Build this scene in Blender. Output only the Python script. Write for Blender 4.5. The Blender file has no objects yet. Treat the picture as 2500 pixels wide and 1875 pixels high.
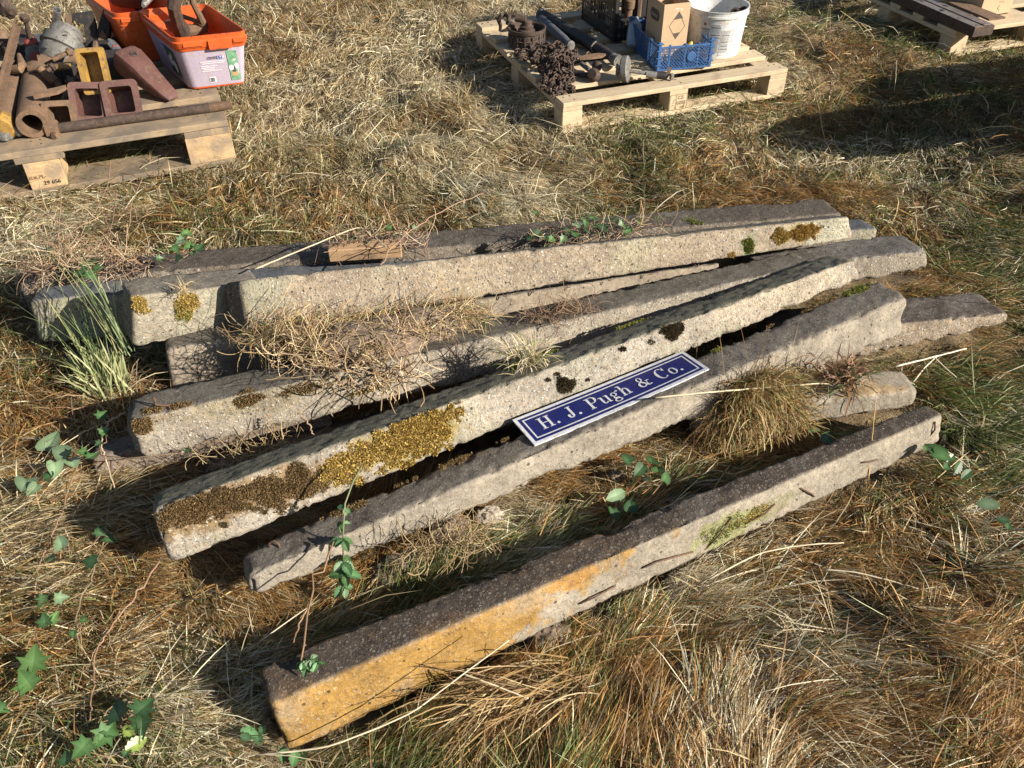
import bpy, bmesh, math, random
import numpy as np
from mathutils import Matrix, Vector, Euler
random.seed(7); RNG=np.random.default_rng(11)
C=bpy.context.scene.collection; SC=bpy.context.scene
R=math.radians
# ------------------------------------------------------------------ camera, sky, sun, exposure
FPX,PITCH,ROLL,CH=2100.0,R(40.0),R(-0.4),1.71
fwd=np.array([0,math.cos(PITCH),-math.sin(PITCH)])
_r=np.array([1.0,0,0]); _u=np.cross(_r,fwd)
crt=math.cos(ROLL)*_r+math.sin(ROLL)*_u; cup=-math.sin(ROLL)*_r+math.cos(ROLL)*_u
cam=bpy.data.cameras.new('camera'); co=bpy.data.objects.new('camera',cam); C.objects.link(co)
cam.sensor_width=36; cam.lens=36*FPX/2500; cam.clip_start=.02; cam.clip_end=1000
M=Matrix.Identity(4)
for i in range(3): M[i][0]=crt[i]; M[i][1]=cup[i]; M[i][2]=-fwd[i]
M[0][3],M[1][3],M[2][3]=0,0,CH
co.matrix_world=M; SC.camera=co
SUN_EL,SUN_AZ=R(27.0),R(-25.0)       # direction towards the sun (azimuth counter-clockwise from +x)
w=bpy.data.worlds.new('World'); SC.world=w; w.use_nodes=True
nt=w.node_tree; bg=nt.nodes['Background']; sky=nt.nodes.new('ShaderNodeTexSky'); sky.sky_type='NISHITA'
sky.sun_disc=False; sky.sun_elevation=SUN_EL; sky.sun_rotation=math.pi/2-SUN_AZ
sky.altitude=50; sky.air_density=1.0; sky.dust_density=1.2; sky.ozone_density=1.0
nt.links.new(sky.outputs[0],bg.inputs[0]); bg.inputs[1].default_value=0.05
sl=bpy.data.lights.new('sun','SUN'); so=bpy.data.objects.new('sun',sl); C.objects.link(so)
sl.energy=5.0; sl.angle=R(0.55); sl.color=(1.0,0.92,0.80)
sd=Vector((math.cos(SUN_EL)*math.cos(SUN_AZ),math.cos(SUN_EL)*math.sin(SUN_AZ),math.sin(SUN_EL)))
so.rotation_euler=sd.to_track_quat('Z','Y').to_euler(); so.location=(6,-3,4)
SC.view_settings.view_transform='Standard'; SC.view_settings.look='None'
SC.view_settings.exposure=1.05; SC.view_settings.gamma=1; SC.view_settings.use_curve_mapping=False
SC.cycles.max_bounces=6; SC.cycles.transparent_max_bounces=8
# ------------------------------------------------------------------ helpers
def at(px,py,z=0.0):
    d=fwd+crt*(px-1250)/FPX-cup*(py-937.5)/FPX
    t=(z-CH)/d[2]; return np.array([d[0]*t,d[1]*t,z])
def hsh(i,j,k,s):
    n=(i*374761393+j*668265263+k*2147483647+s*974634777)&0xffffffff
    n=((n^(n>>13))*1274126177)&0xffffffff
    return ((n^(n>>16))&0xffff)/65535.0
def vnoise(p,s=0):
    p=np.asarray(p,float); i=np.floor(p).astype(np.int64); f=p-i; f=f*f*(3-2*f); o=0
    for a in (0,1):
        for b in (0,1):
            for c in (0,1):
                wgt=(f[:,0] if a else 1-f[:,0])*(f[:,1] if b else 1-f[:,1])*(f[:,2] if c else 1-f[:,2])
                o=o+wgt*hsh(i[:,0]+a,i[:,1]+b,i[:,2]+c,s)
    return o
def fbm(p,s=0,o=4):
    a=0;t=0;g=.5;p=np.asarray(p,float).copy()
    for k in range(o): a=a+g*vnoise(p,s+k*17); t+=g; g*=.5; p=p*2.03+11.3
    return a/t
def n2(x,y,sc,s=0,o=3): return fbm(np.stack([x*sc,y*sc,np.zeros_like(x)],1),s,o)
def smooth(a,b,x): t=np.clip((x-a)/(b-a),0,1); return t*t*(3-2*t)
def mixc(a,b,t): t=np.asarray(t)[:,None]; return np.asarray(a)*(1-t)+np.asarray(b)*t
def link(o,parent=None):
    C.objects.link(o)
    if parent is not None: o.parent=parent
    return o
def tag(o,label,cat,group=None):
    o['label']=label; o['category']=cat
    if group: o['group']=group
    return o
def thing(name,label,cat,loc=(0,0,0),rotz=0,group=None):
    o=bpy.data.objects.new(name,None); C.objects.link(o); o.location=loc; o.rotation_euler=(0,0,rotz); o.empty_display_size=.05
    return tag(o,label,cat,group)
def mesh(name,V,F,mat=None,parent=None,smooth=False,cols=None,attrs=None,local=False):
    """one mesh object; V in world space unless local (then in the parent's space)"""
    V=np.asarray(V,float)
    if parent is not None and not local:
        mi=np.array(parent.matrix_basis.inverted() if parent.parent is None else (parent.parent.matrix_basis@parent.matrix_basis).inverted())
        V=V@mi[:3,:3].T+mi[:3,3]
    me=bpy.data.meshes.new(name)
    if isinstance(F,np.ndarray) and F.ndim==2:
        n,k=F.shape
        me.vertices.add(len(V)); me.vertices.foreach_set('co',V.astype(np.float32).ravel())
        me.loops.add(n*k); me.loops.foreach_set('vertex_index',F.astype(np.int32).ravel())
        me.polygons.add(n); me.polygons.foreach_set('loop_start',np.arange(0,n*k,k,dtype=np.int32)); me.update(calc_edges=True)
    else: me.from_pydata([tuple(v) for v in V],[],[tuple(int(i) for i in f) for f in F])
    if smooth: me.polygons.foreach_set('use_smooth',np.ones(len(me.polygons),bool))
    if cols is not None:
        a=me.color_attributes.new('Col','FLOAT_COLOR','POINT'); c4=np.ones((len(V),4),np.float32); c4[:,:3]=cols; a.data.foreach_set('color',c4.ravel())
    for k,v in (attrs or {}).items():
        a=me.attributes.new(k,'FLOAT','POINT'); a.data.foreach_set('value',np.asarray(v,np.float32))
    o=bpy.data.objects.new(name,me); link(o,parent)
    if mat: me.materials.append(mat)
    return o
class MB:
    def __init__(s): s.V=[]; s.F=[]; s.n=0
    def add(s,V,F):
        V=np.asarray(V,float); s.V.append(V); s.F+=[tuple(i+s.n for i in f) for f in F]; s.n+=len(V); return s
    def box(s,c,size,rot=None,bev=.0015):
        """chamfered box; rot is a 3x3 matrix"""
        h=np.array(size)/2; b=min(bev,min(h)*.45); V=[];F=[]
        bm=bmesh.new(); bmesh.ops.create_cube(bm,size=1)
        for v in bm.verts: v.co=Vector([v.co[i]*size[i] for i in range(3)])
        if b>0: bmesh.ops.bevel(bm,geom=bm.edges[:],offset=b,segments=1,affect='EDGES')
        bm.verts.index_update(); V=np.array([v.co[:] for v in bm.verts]); F=[[v.index for v in f.verts] for f in bm.faces]; bm.free()
        if rot is not None: V=V@np.array(rot).T
        return s.add(V+np.array(c),F)
    def tube(s,pts,rad,seg=10,cap=True,closed=False):
        pts=np.array(pts,float); n=len(pts); rad=np.broadcast_to(np.asarray(rad,float),(n,))
        T=np.gradient(pts,axis=0) if n>2 else np.repeat([pts[-1]-pts[0]],n,0)
        if closed: T=np.roll(pts,-1,0)-np.roll(pts,1,0)
        T/=np.linalg.norm(T,axis=1)[:,None]+1e-12
        up=np.array([0,0,1.0]) if abs(T[0][2])<.9 else np.array([1.0,0,0])
        N=np.cross(up,T[0]); N/=np.linalg.norm(N); V=[]
        for i in range(n):
            N=N-T[i]*(N@T[i]); N/=np.linalg.norm(N); B=np.cross(T[i],N)
            for k in range(seg):
                a=2*math.pi*k/seg; V.append(pts[i]+rad[i]*(math.cos(a)*N+math.sin(a)*B))
        F=[]; m=n if closed else n-1
        for i in range(m):
            j=(i+1)%n
            for k in range(seg): F.append((i*seg+k,i*seg+(k+1)%seg,j*seg+(k+1)%seg,j*seg+k))
        if cap and not closed: F.append(tuple(range(seg-1,-1,-1))); F.append(tuple((n-1)*seg+k for k in range(seg)))
        return s.add(V,F)
    def lathe(s,prof,o=(0,0,0),ax=(0,0,1),seg=24,close=False):
        """prof: list of (radius, height along axis)"""
        ax=np.array(ax,float); ax/=np.linalg.norm(ax); t=np.array([1.0,0,0]) if abs(ax[0])<.8 else np.array([0,1.0,0])
        N=np.cross(ax,t); N/=np.linalg.norm(N); B=np.cross(ax,N); V=[];F=[]
        P=list(prof); n=len(P)
        for rr,h in P:
            for k in range(seg):
                a=2*math.pi*k/seg; V.append(np.array(o)+ax*h+rr*(math.cos(a)*N+math.sin(a)*B))
        for i in range(n if close else n-1):
            j=(i+1)%n
            for k in range(seg): F.append((i*seg+k,i*seg+(k+1)%seg,j*seg+(k+1)%seg,j*seg+k))
        if not close:
            if P[0][0]>1e-5: F.append(tuple(range(seg-1,-1,-1)))
            if P[-1][0]>1e-5: F.append(tuple((n-1)*seg+k for k in range(seg)))
        return s.add(V,F)
    def prism(s,poly,o,e1,e2,depth):
        """polygon (2D) spanned by e1,e2 at o, extruded by the vector depth"""
        o=np.array(o,float); e1=np.array(e1,float); e2=np.array(e2,float); d=np.array(depth,float); n=len(poly)
        V=[o+e1*a+e2*b for a,b in poly]+[o+e1*a+e2*b+d for a,b in poly]
        F=[tuple(range(n-1,-1,-1)),tuple(range(n,2*n))]+[(i,(i+1)%n,n+(i+1)%n,n+i) for i in range(n)]
        return s.add(V,F)
    def build(s,name,mat,parent=None,smooth=False,local=False):
        V=np.concatenate(s.V)
        o=mesh(name,V,s.F,mat,parent,smooth,local=local)
        return o
def shade_auto(o,ang=35):
    me=o.data; me.polygons.foreach_set('use_smooth',np.ones(len(me.polygons),bool))
    bm=bmesh.new(); bm.from_mesh(me); a=R(ang)
    for e in bm.edges:
        if len(e.link_faces)==2 and e.calc_face_angle(0)>a: e.smooth=False
    bm.to_mesh(me); bm.free(); return o
def rotz(a): c,s=math.cos(a),math.sin(a); return np.array([[c,-s,0],[s,c,0],[0,0,1.0]])
def basis(e1,e2):
    """orthonormal 3x3 with columns e1, e2', e1 x e2'"""
    e1=np.array(e1,float); e1/=np.linalg.norm(e1); e2=np.array(e2,float); e2=e2-e1*(e1@e2); e2/=np.linalg.norm(e2)
    return np.stack([e1,e2,np.cross(e1,e2)],1)
# ------------------------------------------------------------------ materials
def newmat(name):
    m=bpy.data.materials.new(name); m.use_nodes=True; nt=m.node_tree; b=nt.nodes['Principled BSDF']; return m,nt,b
def ramp(nt,stops):
    r=nt.nodes.new('ShaderNodeValToRGB'); cr=r.color_ramp
    while len(cr.elements)>1: cr.elements.remove(cr.elements[-1])
    cr.elements[0].position=stops[0][0]; cr.elements[0].color=(*stops[0][1],1)
    for p,c in stops[1:]: e=cr.elements.new(p); e.color=(*c,1)
    return r
def tc(nt,scale=(1,1,1)):
    t=nt.nodes.new('ShaderNodeTexCoord'); m=nt.nodes.new('ShaderNodeMapping'); m.inputs['Scale'].default_value=scale
    nt.links.new(t.outputs['Object'],m.inputs[0]); return m.outputs[0]
def noise(nt,vec,scale,detail=6,rough=.6,dist=0):
    n=nt.nodes.new('ShaderNodeTexNoise'); n.inputs['Scale'].default_value=scale; n.inputs['Detail'].default_value=detail
    n.inputs['Roughness'].default_value=rough; n.inputs['Distortion'].default_value=dist; nt.links.new(vec,n.inputs['Vector']); return n
def mixn(nt,a,b,fac,mode='MIX'):
    m=nt.nodes.new('ShaderNodeMix'); m.data_type='RGBA'; m.blend_type=mode
    for s,v in ((m.inputs[6],a),(m.inputs[7],b),(m.inputs[0],fac)):
        if hasattr(v,'links'): nt.links.new(v,s)
        elif isinstance(v,(int,float)): s.default_value=v
        else: s.default_value=(*v,1)
    return m.outputs[2]
def bump(nt,b,h,strength=.4,dist=.002):
    n=nt.nodes.new('ShaderNodeBump'); n.inputs['Strength'].default_value=strength; n.inputs['Distance'].default_value=dist
    nt.links.new(h,n.inputs['Height']); nt.links.new(n.outputs[0],b.inputs['Normal'])
def worn(name,c1,c2,c3=None,scale=18,rough=.75,metal=0,bs=.35,lo=.35,hi=.65,rscale=None):
    m,nt,b=newmat(name); v=tc(nt)
    n=noise(nt,v,scale,8,.65,.3); st=[(lo,c1),(hi,c2)]
    r=ramp(nt,st); nt.links.new(n.outputs[0],r.inputs[0]); col=r.outputs[0]
    if c3:
        n3=noise(nt,v,scale*3.1,6,.7); r3=ramp(nt,[(.52,(0,0,0)),(.62,(1,1,1))]); nt.links.new(n3.outputs[0],r3.inputs[0]); col=mixn(nt,col,c3,r3.outputs[0])
    f=noise(nt,v,scale*12,4,.7); rf=ramp(nt,[(.2,(.72,.72,.72)),(.8,(1.22,1.22,1.22))]); nt.links.new(f.outputs[0],rf.inputs[0])
    col=mixn(nt,col,rf.outputs[0],1.0,'MULTIPLY'); nt.links.new(col,b.inputs['Base Color'])
    b.inputs['Roughness'].default_value=rough; b.inputs['Metallic'].default_value=metal
    bump(nt,b,f.outputs[0],bs,.0015); return m
def woodmat(name,c1,c2,dirt,dirtamt=.4,scale=1.0):
    """grain runs along local x"""
    m,nt,b=newmat(name); v=tc(nt,(1.6*scale,14*scale,14*scale))
    oi=nt.nodes.new('ShaderNodeObjectInfo'); ad=nt.nodes.new('ShaderNodeVectorMath'); ad.operation='ADD'
    mu=nt.nodes.new('ShaderNodeVectorMath'); mu.operation='SCALE'; mu.inputs[3].default_value=37.0
    cx=nt.nodes.new('ShaderNodeCombineXYZ')
    for i in range(3): nt.links.new(oi.outputs['Random'],cx.inputs[i])
    nt.links.new(cx.outputs[0],mu.inputs[0]); nt.links.new(v,ad.inputs[0]); nt.links.new(mu.outputs[0],ad.inputs[1]); vv=ad.outputs[0]
    n=noise(nt,vv,5,8,.7,.6); r=ramp(nt,[(.3,c2),(.5,c1),(.75,tuple(min(1,x*1.12) for x in c1))]); nt.links.new(n.outputs[0],r.inputs[0]); col=r.outputs[0]
    g=noise(nt,vv,26,4,.6,.2); rg=ramp(nt,[(.3,(.7,.68,.64)),(.55,(1,1,1))]); nt.links.new(g.outputs[0],rg.inputs[0]); col=mixn(nt,col,rg.outputs[0],.7,'MULTIPLY')
    t=tc(nt); d=noise(nt,t,7,8,.7,.5); rd=ramp(nt,[(.62-dirtamt*.35,(0,0,0)),(.72-dirtamt*.2,(1,1,1))]); nt.links.new(d.outputs[0],rd.inputs[0]); col=mixn(nt,col,dirt,rd.outputs[0])
    hv=nt.nodes.new('ShaderNodeHueSaturation'); mr=nt.nodes.new('ShaderNodeMapRange'); mr.inputs[3].default_value=.78; mr.inputs[4].default_value=1.12
    nt.links.new(oi.outputs['Random'],mr.inputs[0]); nt.links.new(mr.outputs[0],hv.inputs['Value']); nt.links.new(col,hv.inputs['Color'])
    nt.links.new(hv.outputs[0],b.inputs['Base Color']); b.inputs['Roughness'].default_value=.8; bump(nt,b,g.outputs[0],.35,.002); return m
def plain(name,c,rough=.6,metal=0,var=.15,scale=30):
    return worn(name,tuple(x*(1-var) for x in c),tuple(min(1,x*(1+var)) for x in c),None,scale,rough,metal,.15)
def leafmat(name,trans=.25,rough=.55):
    m,nt,b=newmat(name); a=nt.nodes.new('ShaderNodeAttribute'); a.attribute_name='Col'
    t=nt.nodes.new('ShaderNodeBsdfTranslucent'); mx=nt.nodes.new('ShaderNodeMixShader'); mx.inputs[0].default_value=trans
    nt.links.new(a.outputs[0],b.inputs['Base Color']); nt.links.new(a.outputs[0],t.inputs[0]); b.inputs['Roughness'].default_value=rough
    b.inputs['Specular IOR Level'].default_value=.35
    o=nt.nodes['Material Output']; nt.links.new(b.outputs[0],mx.inputs[1]); nt.links.new(t.outputs[0],mx.inputs[2]); nt.links.new(mx.outputs[0],o.inputs[0]); return m
def concrete(name):
    """base colour and pebble amount come per vertex; pebbles, pits and grit are added here"""
    m,nt,b=newmat(name); v=tc(nt)
    a=nt.nodes.new('ShaderNodeAttribute'); a.attribute_name='Col'; ag=nt.nodes.new('ShaderNodeAttribute'); ag.attribute_name='agg'
    n=noise(nt,v,70,8,.72); r=ramp(nt,[(.3,(.58,.56,.54)),(.5,(1,1,1)),(.72,(1.32,1.31,1.28))]); nt.links.new(n.outputs[0],r.inputs[0])
    col=mixn(nt,a.outputs[0],r.outputs[0],1.0,'MULTIPLY')
    nl=noise(nt,v,9,5,.6); rl=ramp(nt,[(.3,(.58,.57,.56)),(.7,(.90,.89,.87))]); nt.links.new(nl.outputs[0],rl.inputs[0]); col=mixn(nt,col,rl.outputs[0],1.0,'MULTIPLY')
    # pebbles at two sizes
    hs=[]
    for sc,th in ((105,.40),(210,.45)):
        dv=noise(nt,v,sc*.8,2,.5); av=nt.nodes.new('ShaderNodeVectorMath'); av.operation='MULTIPLY_ADD'; av.inputs[1].default_value=(.012,)*3
        nt.links.new(dv.outputs[1],av.inputs[0]); nt.links.new(v,av.inputs[2])
        vo=nt.nodes.new('ShaderNodeTexVoronoi'); vo.inputs['Scale'].default_value=sc; nt.links.new(av.outputs[0],vo.inputs[0])
        pm=ramp(nt,[(th-.12,(1,1,1)),(th,(0,0,0))]); nt.links.new(vo.outputs['Distance'],pm.inputs[0])
        sep=nt.nodes.new('ShaderNodeSeparateColor'); nt.links.new(vo.outputs['Color'],sep.inputs[0])
        pc=ramp(nt,[(0,(.40,.33,.25)),(.22,(.13,.13,.135)),(.4,(.46,.43,.38)),(.58,(.38,.24,.12)),(.72,(.60,.57,.52)),(.82,(.20,.15,.11)),(.92,(.09,.085,.08))]); pc.color_ramp.interpolation='CONSTANT'; nt.links.new(sep.outputs[0],pc.inputs[0])
        sel=ramp(nt,[(.25,(0,0,0)),(.3,(1,1,1))]); nt.links.new(sep.outputs[1],sel.inputs[0])
        f1=nt.nodes.new('ShaderNodeMath'); f1.operation='MULTIPLY'; nt.links.new(pm.outputs[0],f1.inputs[0]); nt.links.new(sel.outputs[0],f1.inputs[1])
        f2=nt.nodes.new('ShaderNodeMath'); f2.operation='MULTIPLY'; nt.links.new(f1.outputs[0],f2.inputs[0]); nt.links.new(ag.outputs['Fac'],f2.inputs[1])
        pcl=mixn(nt,pc.outputs[0],r.outputs[0],.8,'MULTIPLY'); col=mixn(nt,col,mixn(nt,pcl,col,.40),f2.outputs[0]); hs.append(f2.outputs[0])
    # pits
    vp=nt.nodes.new('ShaderNodeTexVoronoi'); vp.inputs['Scale'].default_value=55; nt.links.new(v,vp.inputs[0])
    sp=nt.nodes.new('ShaderNodeSeparateColor'); nt.links.new(vp.outputs['Color'],sp.inputs[0])
    thr=nt.nodes.new('ShaderNodeMapRange'); thr.inputs[1].default_value=.6; thr.inputs[2].default_value=1; thr.inputs[3].default_value=0; thr.inputs[4].default_value=.26; nt.links.new(sp.outputs[0],thr.inputs[0])
    lt=nt.nodes.new('ShaderNodeMath'); lt.operation='LESS_THAN'; nt.links.new(vp.outputs['Distance'],lt.inputs[0]); nt.links.new(thr.outputs[0],lt.inputs[1])
    col=mixn(nt,col,(.03,.026,.022),mixn(nt,(0,0,0),(.8,.8,.8),lt.outputs[0]))
    nt.links.new(col,b.inputs['Base Color']); b.inputs['Roughness'].default_value=.92; b.inputs['Specular IOR Level'].default_value=.2
    h=nt.nodes.new('ShaderNodeMath'); h.operation='ADD'; nt.links.new(n.outputs[0],h.inputs[0]); nt.links.new(hs[0],h.inputs[1])
    h2=nt.nodes.new('ShaderNodeMath'); h2.operation='MULTIPLY_ADD'; h2.inputs[1].default_value=.6; nt.links.new(hs[1],h2.inputs[0]); nt.links.new(h.outputs[0],h2.inputs[2])
    h3=nt.nodes.new('ShaderNodeMath'); h3.operation='MULTIPLY_ADD'; h3.inputs[1].default_value=-1.2; nt.links.new(lt.outputs[0],h3.inputs[0]); nt.links.new(h2.outputs[0],h3.inputs[2])
    bump(nt,b,h3.outputs[0],.75,.003); return m
MC=concrete('weathered_concrete')
ML=leafmat('dry_stems',.30,.5); MG=leafmat('green_leaf',.2,.38); MS=leafmat('moss_fibre',.2,.9)
# eight corners of each post: left end (top front, top back, bottom front, bottom back), then the right end
POSTS={
'J':[[-0.4855,0.8951,0.1353],[-0.5327,0.9897,0.1218],[-0.4701,0.8798,-0.0275],[-0.5173,0.9744,-0.041],[1.1779,1.7388,0.1361],[1.1502,1.7885,0.1268],[1.1887,1.7219,0.0457],[1.161,1.7716,0.0364]],
'H':[[-0.6035,1.2176,0.1241],[-0.6394,1.295,0.1113],[-0.6061,1.2069,0.0575],[-0.642,1.2843,0.0448],[1.1965,2.1452,0.2468],[1.1455,2.2571,0.2313],[1.2134,2.1353,0.1039],[1.1623,2.2472,0.0883]],
'G':[[-0.8168,1.3131,0.2431],[-0.8742,1.4143,0.1884],[-0.7974,1.2636,0.1074],[-0.8549,1.3647,0.0527],[1.0857,2.3224,0.2655],[1.046,2.4383,0.2108],[1.1228,2.3228,0.1918],[1.083,2.4386,0.137]],
'F':[[-1.008,1.6508,0.2057],[-1.0573,1.7833,0.1748],[-0.9986,1.6248,0.0883],[-1.0479,1.7573,0.0575],[1.016,2.4142,0.1969],[0.9565,2.5361,0.1654],[1.0197,2.3779,0.0795],[0.9602,2.4999,0.0481]],
'C':[[-0.809,2.1581,0.3089],[-0.8825,2.2151,0.262],[-0.7932,2.0856,0.1661],[-0.8667,2.1426,0.1192],[1.139,2.5673,0.28],[1.1237,2.6792,0.2256],[1.1571,2.5362,0.2133],[1.1417,2.6481,0.1588]],
'D':[[-1.1,2.0734,0.3104],[-1.1664,2.1741,0.3048],[-1.1337,2.0448,0.1445],[-1.2,2.1455,0.1389],[-0.7805,2.2717,0.2255],[-0.8429,2.3713,0.2199],[-0.8058,2.242,0.0597],[-0.8683,2.3416,0.0541]],
'A':[[-1.6436,2.4105,0.1369],[-1.656,2.5571,0.1213],[-1.6369,2.396,-0.0022],[-1.6493,2.5427,-0.0178],[1.1485,2.6534,0.245],[1.128,2.7935,0.2292],[1.1498,2.6366,0.1258],[1.1293,2.7767,0.11]],
'B':[[-1.5311,2.262,0.1687],[-1.5337,2.3518,0.1658],[-1.5401,2.223,0.0192],[-1.5427,2.3127,0.0162],[1.3425,2.7595,0.1235],[1.2964,2.8407,0.1209],[1.3452,2.7326,0.0065],[1.2991,2.8137,0.004]],
'E':[[-1.0288,2.0259,0.1535],[-1.0693,2.1357,0.1312],[-1.0356,1.9918,0.0033],[-1.0761,2.1016,-0.019],[0.7296,2.5614,0.1074],[0.6946,2.6735,0.0851],[0.7333,2.5387,-0.0104],[0.6983,2.6508,-0.0327]],
'E2':[[0.8387,2.4905,0.1264],[0.8158,2.6421,0.0994],[0.8433,2.469,0.0081],[0.8204,2.6205,-0.0188],[1.4518,2.5804,0.1362],[1.4378,2.7428,0.1086],[1.4749,2.5696,0.0711],[1.4609,2.732,0.0435]],
'K':[[0.5133,1.7816,0.1023],[0.5006,1.8856,0.0942],[0.5163,1.7735,0.0026],[0.5035,1.8776,-0.0055],[1.164,1.8604,0.1163],[1.1545,1.969,0.1081],[1.1702,1.8571,0.06],[1.1607,1.9657,0.0518]],
'M':[[0.8102,2.0916,0.1353],[0.7784,2.2492,0.1146],[0.8093,2.0717,-0.0105],[0.7775,2.2292,-0.0311],[1.6021,2.245,0.1098],[1.5647,2.4004,0.0889],[1.6022,2.2429,0.0677],[1.5648,2.3984,0.0468]],
'N':[[-1.164,1.6629,0.0573],[-1.1836,1.7532,0.0306],[-1.152,1.6419,-0.0198],[-1.1716,1.7321,-0.0465],[-0.5251,1.8387,0.092],[-0.5503,1.9346,0.0648],[-0.5154,1.8189,0.0149],[-0.5406,1.9147,-0.0123]],
'N2':[[-0.8363,1.6277,0.0615],[-0.8549,1.7667,-0.0051],[-0.831,1.6027,0.0084],[-0.8497,1.7417,-0.0582],[0.0571,1.8266,0.1431],[0.0333,1.9604,0.0781],[0.0726,1.7882,0.062],[0.0488,1.9219,-0.003]],
}
def proj(P):
    d=np.asarray(P,float)-np.array([0,0,CH]); z=d@fwd; z=np.where(z<.05,.05,z)
    return 1250+FPX*(d@crt)/z, 937.5-FPX*(d@cup)/z
# ------------------------------------------------------------------ ground
def gh(x,y):
    x=np.atleast_1d(np.asarray(x,float)); y=np.atleast_1d(np.asarray(y,float))
    h=(n2(x,y,.5,3,2)-.5)*.05+(n2(x,y,1.7,5,4)-.5)*.15+(n2(x,y,4.3,9,3)-.5)*.10-.03*smooth(.56,.70,n2(x,y,3.1,14,2))
    # flatter and lower under the heap of posts and under the pallets
    def flat(cx,cy,a,ru,rv):
        dx=x-cx; dy=y-cy; u=dx*math.cos(a)+dy*math.sin(a); v=-dx*math.sin(a)+dy*math.cos(a)
        return 1-smooth(.85,1.25,np.maximum(abs(u)/ru,abs(v)/rv))
    k=np.maximum.reduce([flat(0,1.95,.33,1.35,.62),flat(.35,1.24,.46,1.1,.24),flat(.55,4.65,.355,.72,.75),flat(-2.2,4.0,.365,.95,.85),flat(3.0,5.5,.32,.8,.85)])
    h=h*(1-.75*k)-.015*k-.055*np.exp(-(((x+.2)/.75)**2+((y-.95)/.40)**2))
    far=smooth(9,30,np.hypot(x,y-3)); return h*(1-far)+far*(n2(x,y,.12,4,2)-.5)*.5
def build_ground():
    def ax(lo,hi,st,far,nf):
        c=np.arange(lo,hi+1e-6,st); g=np.geomspace(1,far/st,nf)*st
        return np.concatenate([lo-g[::-1],c,hi+g])
    X=ax(-4.6,4.6,.035,260,40); Y=ax(-.6,8.0,.035,260,40)
    gx,gy=np.meshgrid(X,Y); x=gx.ravel(); y=gy.ravel(); z=gh(x,y)
    V=np.stack([x,y,z],1); nx=len(X); ny=len(Y)
    i,j=np.meshgrid(np.arange(nx-1),np.arange(ny-1)); b=(j*nx+i).ravel()
    F=np.stack([b,b+1,b+nx+1,b+nx],1)
    m,nt,bb=newmat('soil_and_thatch'); v=tc(nt)
    n=noise(nt,v,9,8,.7); r=ramp(nt,[(.3,(.06,.04,.022)),(.48,(.17,.12,.065)),(.66,(.32,.24,.13)),(.8,(.16,.14,.07))]); nt.links.new(n.outputs[0],r.inputs[0])
    f=noise(nt,v,120,4,.7); rf=ramp(nt,[(.3,(.5,.5,.5)),(.7,(1.4,1.4,1.4))]); nt.links.new(f.outputs[0],rf.inputs[0])
    nt.links.new(mixn(nt,r.outputs[0],rf.outputs[0],1.0,'MULTIPLY'),bb.inputs['Base Color']); bb.inputs['Roughness'].default_value=1
    bump(nt,bb,f.outputs[0],.8,.01)
    o=mesh('ground',V,F,m,smooth=True); o['kind']='structure'
build_ground()
# ------------------------------------------------------------------ concrete posts
class Post:
    def __init__(s,key):
        c=np.array(POSTS[key]); s.c=c; s.L=np.linalg.norm(c[4]-c[0]); s.w=(np.linalg.norm(c[1]-c[0])+np.linalg.norm(c[5]-c[4]))/2; s.h=(np.linalg.norm(c[2]-c[0])+np.linalg.norm(c[6]-c[4]))/2
        s.e=(c[4]-c[0])/s.L; n=(c[1]-c[0]+c[5]-c[4]); n-=s.e*(n@s.e); s.n=n/np.linalg.norm(n); d=(c[2]-c[0]+c[6]-c[4]); d-=s.e*(d@s.e); d-=s.n*(d@s.n); s.d=d/np.linalg.norm(d)
    def P(s,u,v,t):
        c=s.c; u,v,t=[np.asarray(k,float)[:,None] for k in (u,v,t)]
        l=(c[0]*(1-v)+c[1]*v)*(1-t)+(c[2]*(1-v)+c[3]*v)*t; r=(c[4]*(1-v)+c[5]*v)*(1-t)+(c[6]*(1-v)+c[7]*v)*t
        return l*(1-u)+r*u
    def inside(s,Q,pad=0):
        d=Q-s.c[0]; u=(d@s.e)/s.L; uc=np.clip(u,0,1); c=s.c
        T=s.P(uc,uc*0,uc*0); W=(np.linalg.norm(c[1]-c[0])*(1-uc)+np.linalg.norm(c[5]-c[4])*uc); H=(np.linalg.norm(c[2]-c[0])*(1-uc)+np.linalg.norm(c[6]-c[4])*uc)
        q=Q-T; v=q@s.n; t=q@s.d
        return (u>-pad/s.L)&(u<1+pad/s.L)&(v>-pad)&(v<W+pad)&(t>-pad)&(t<H+.05)
PST={}
def smin_edge(x): return x
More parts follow.
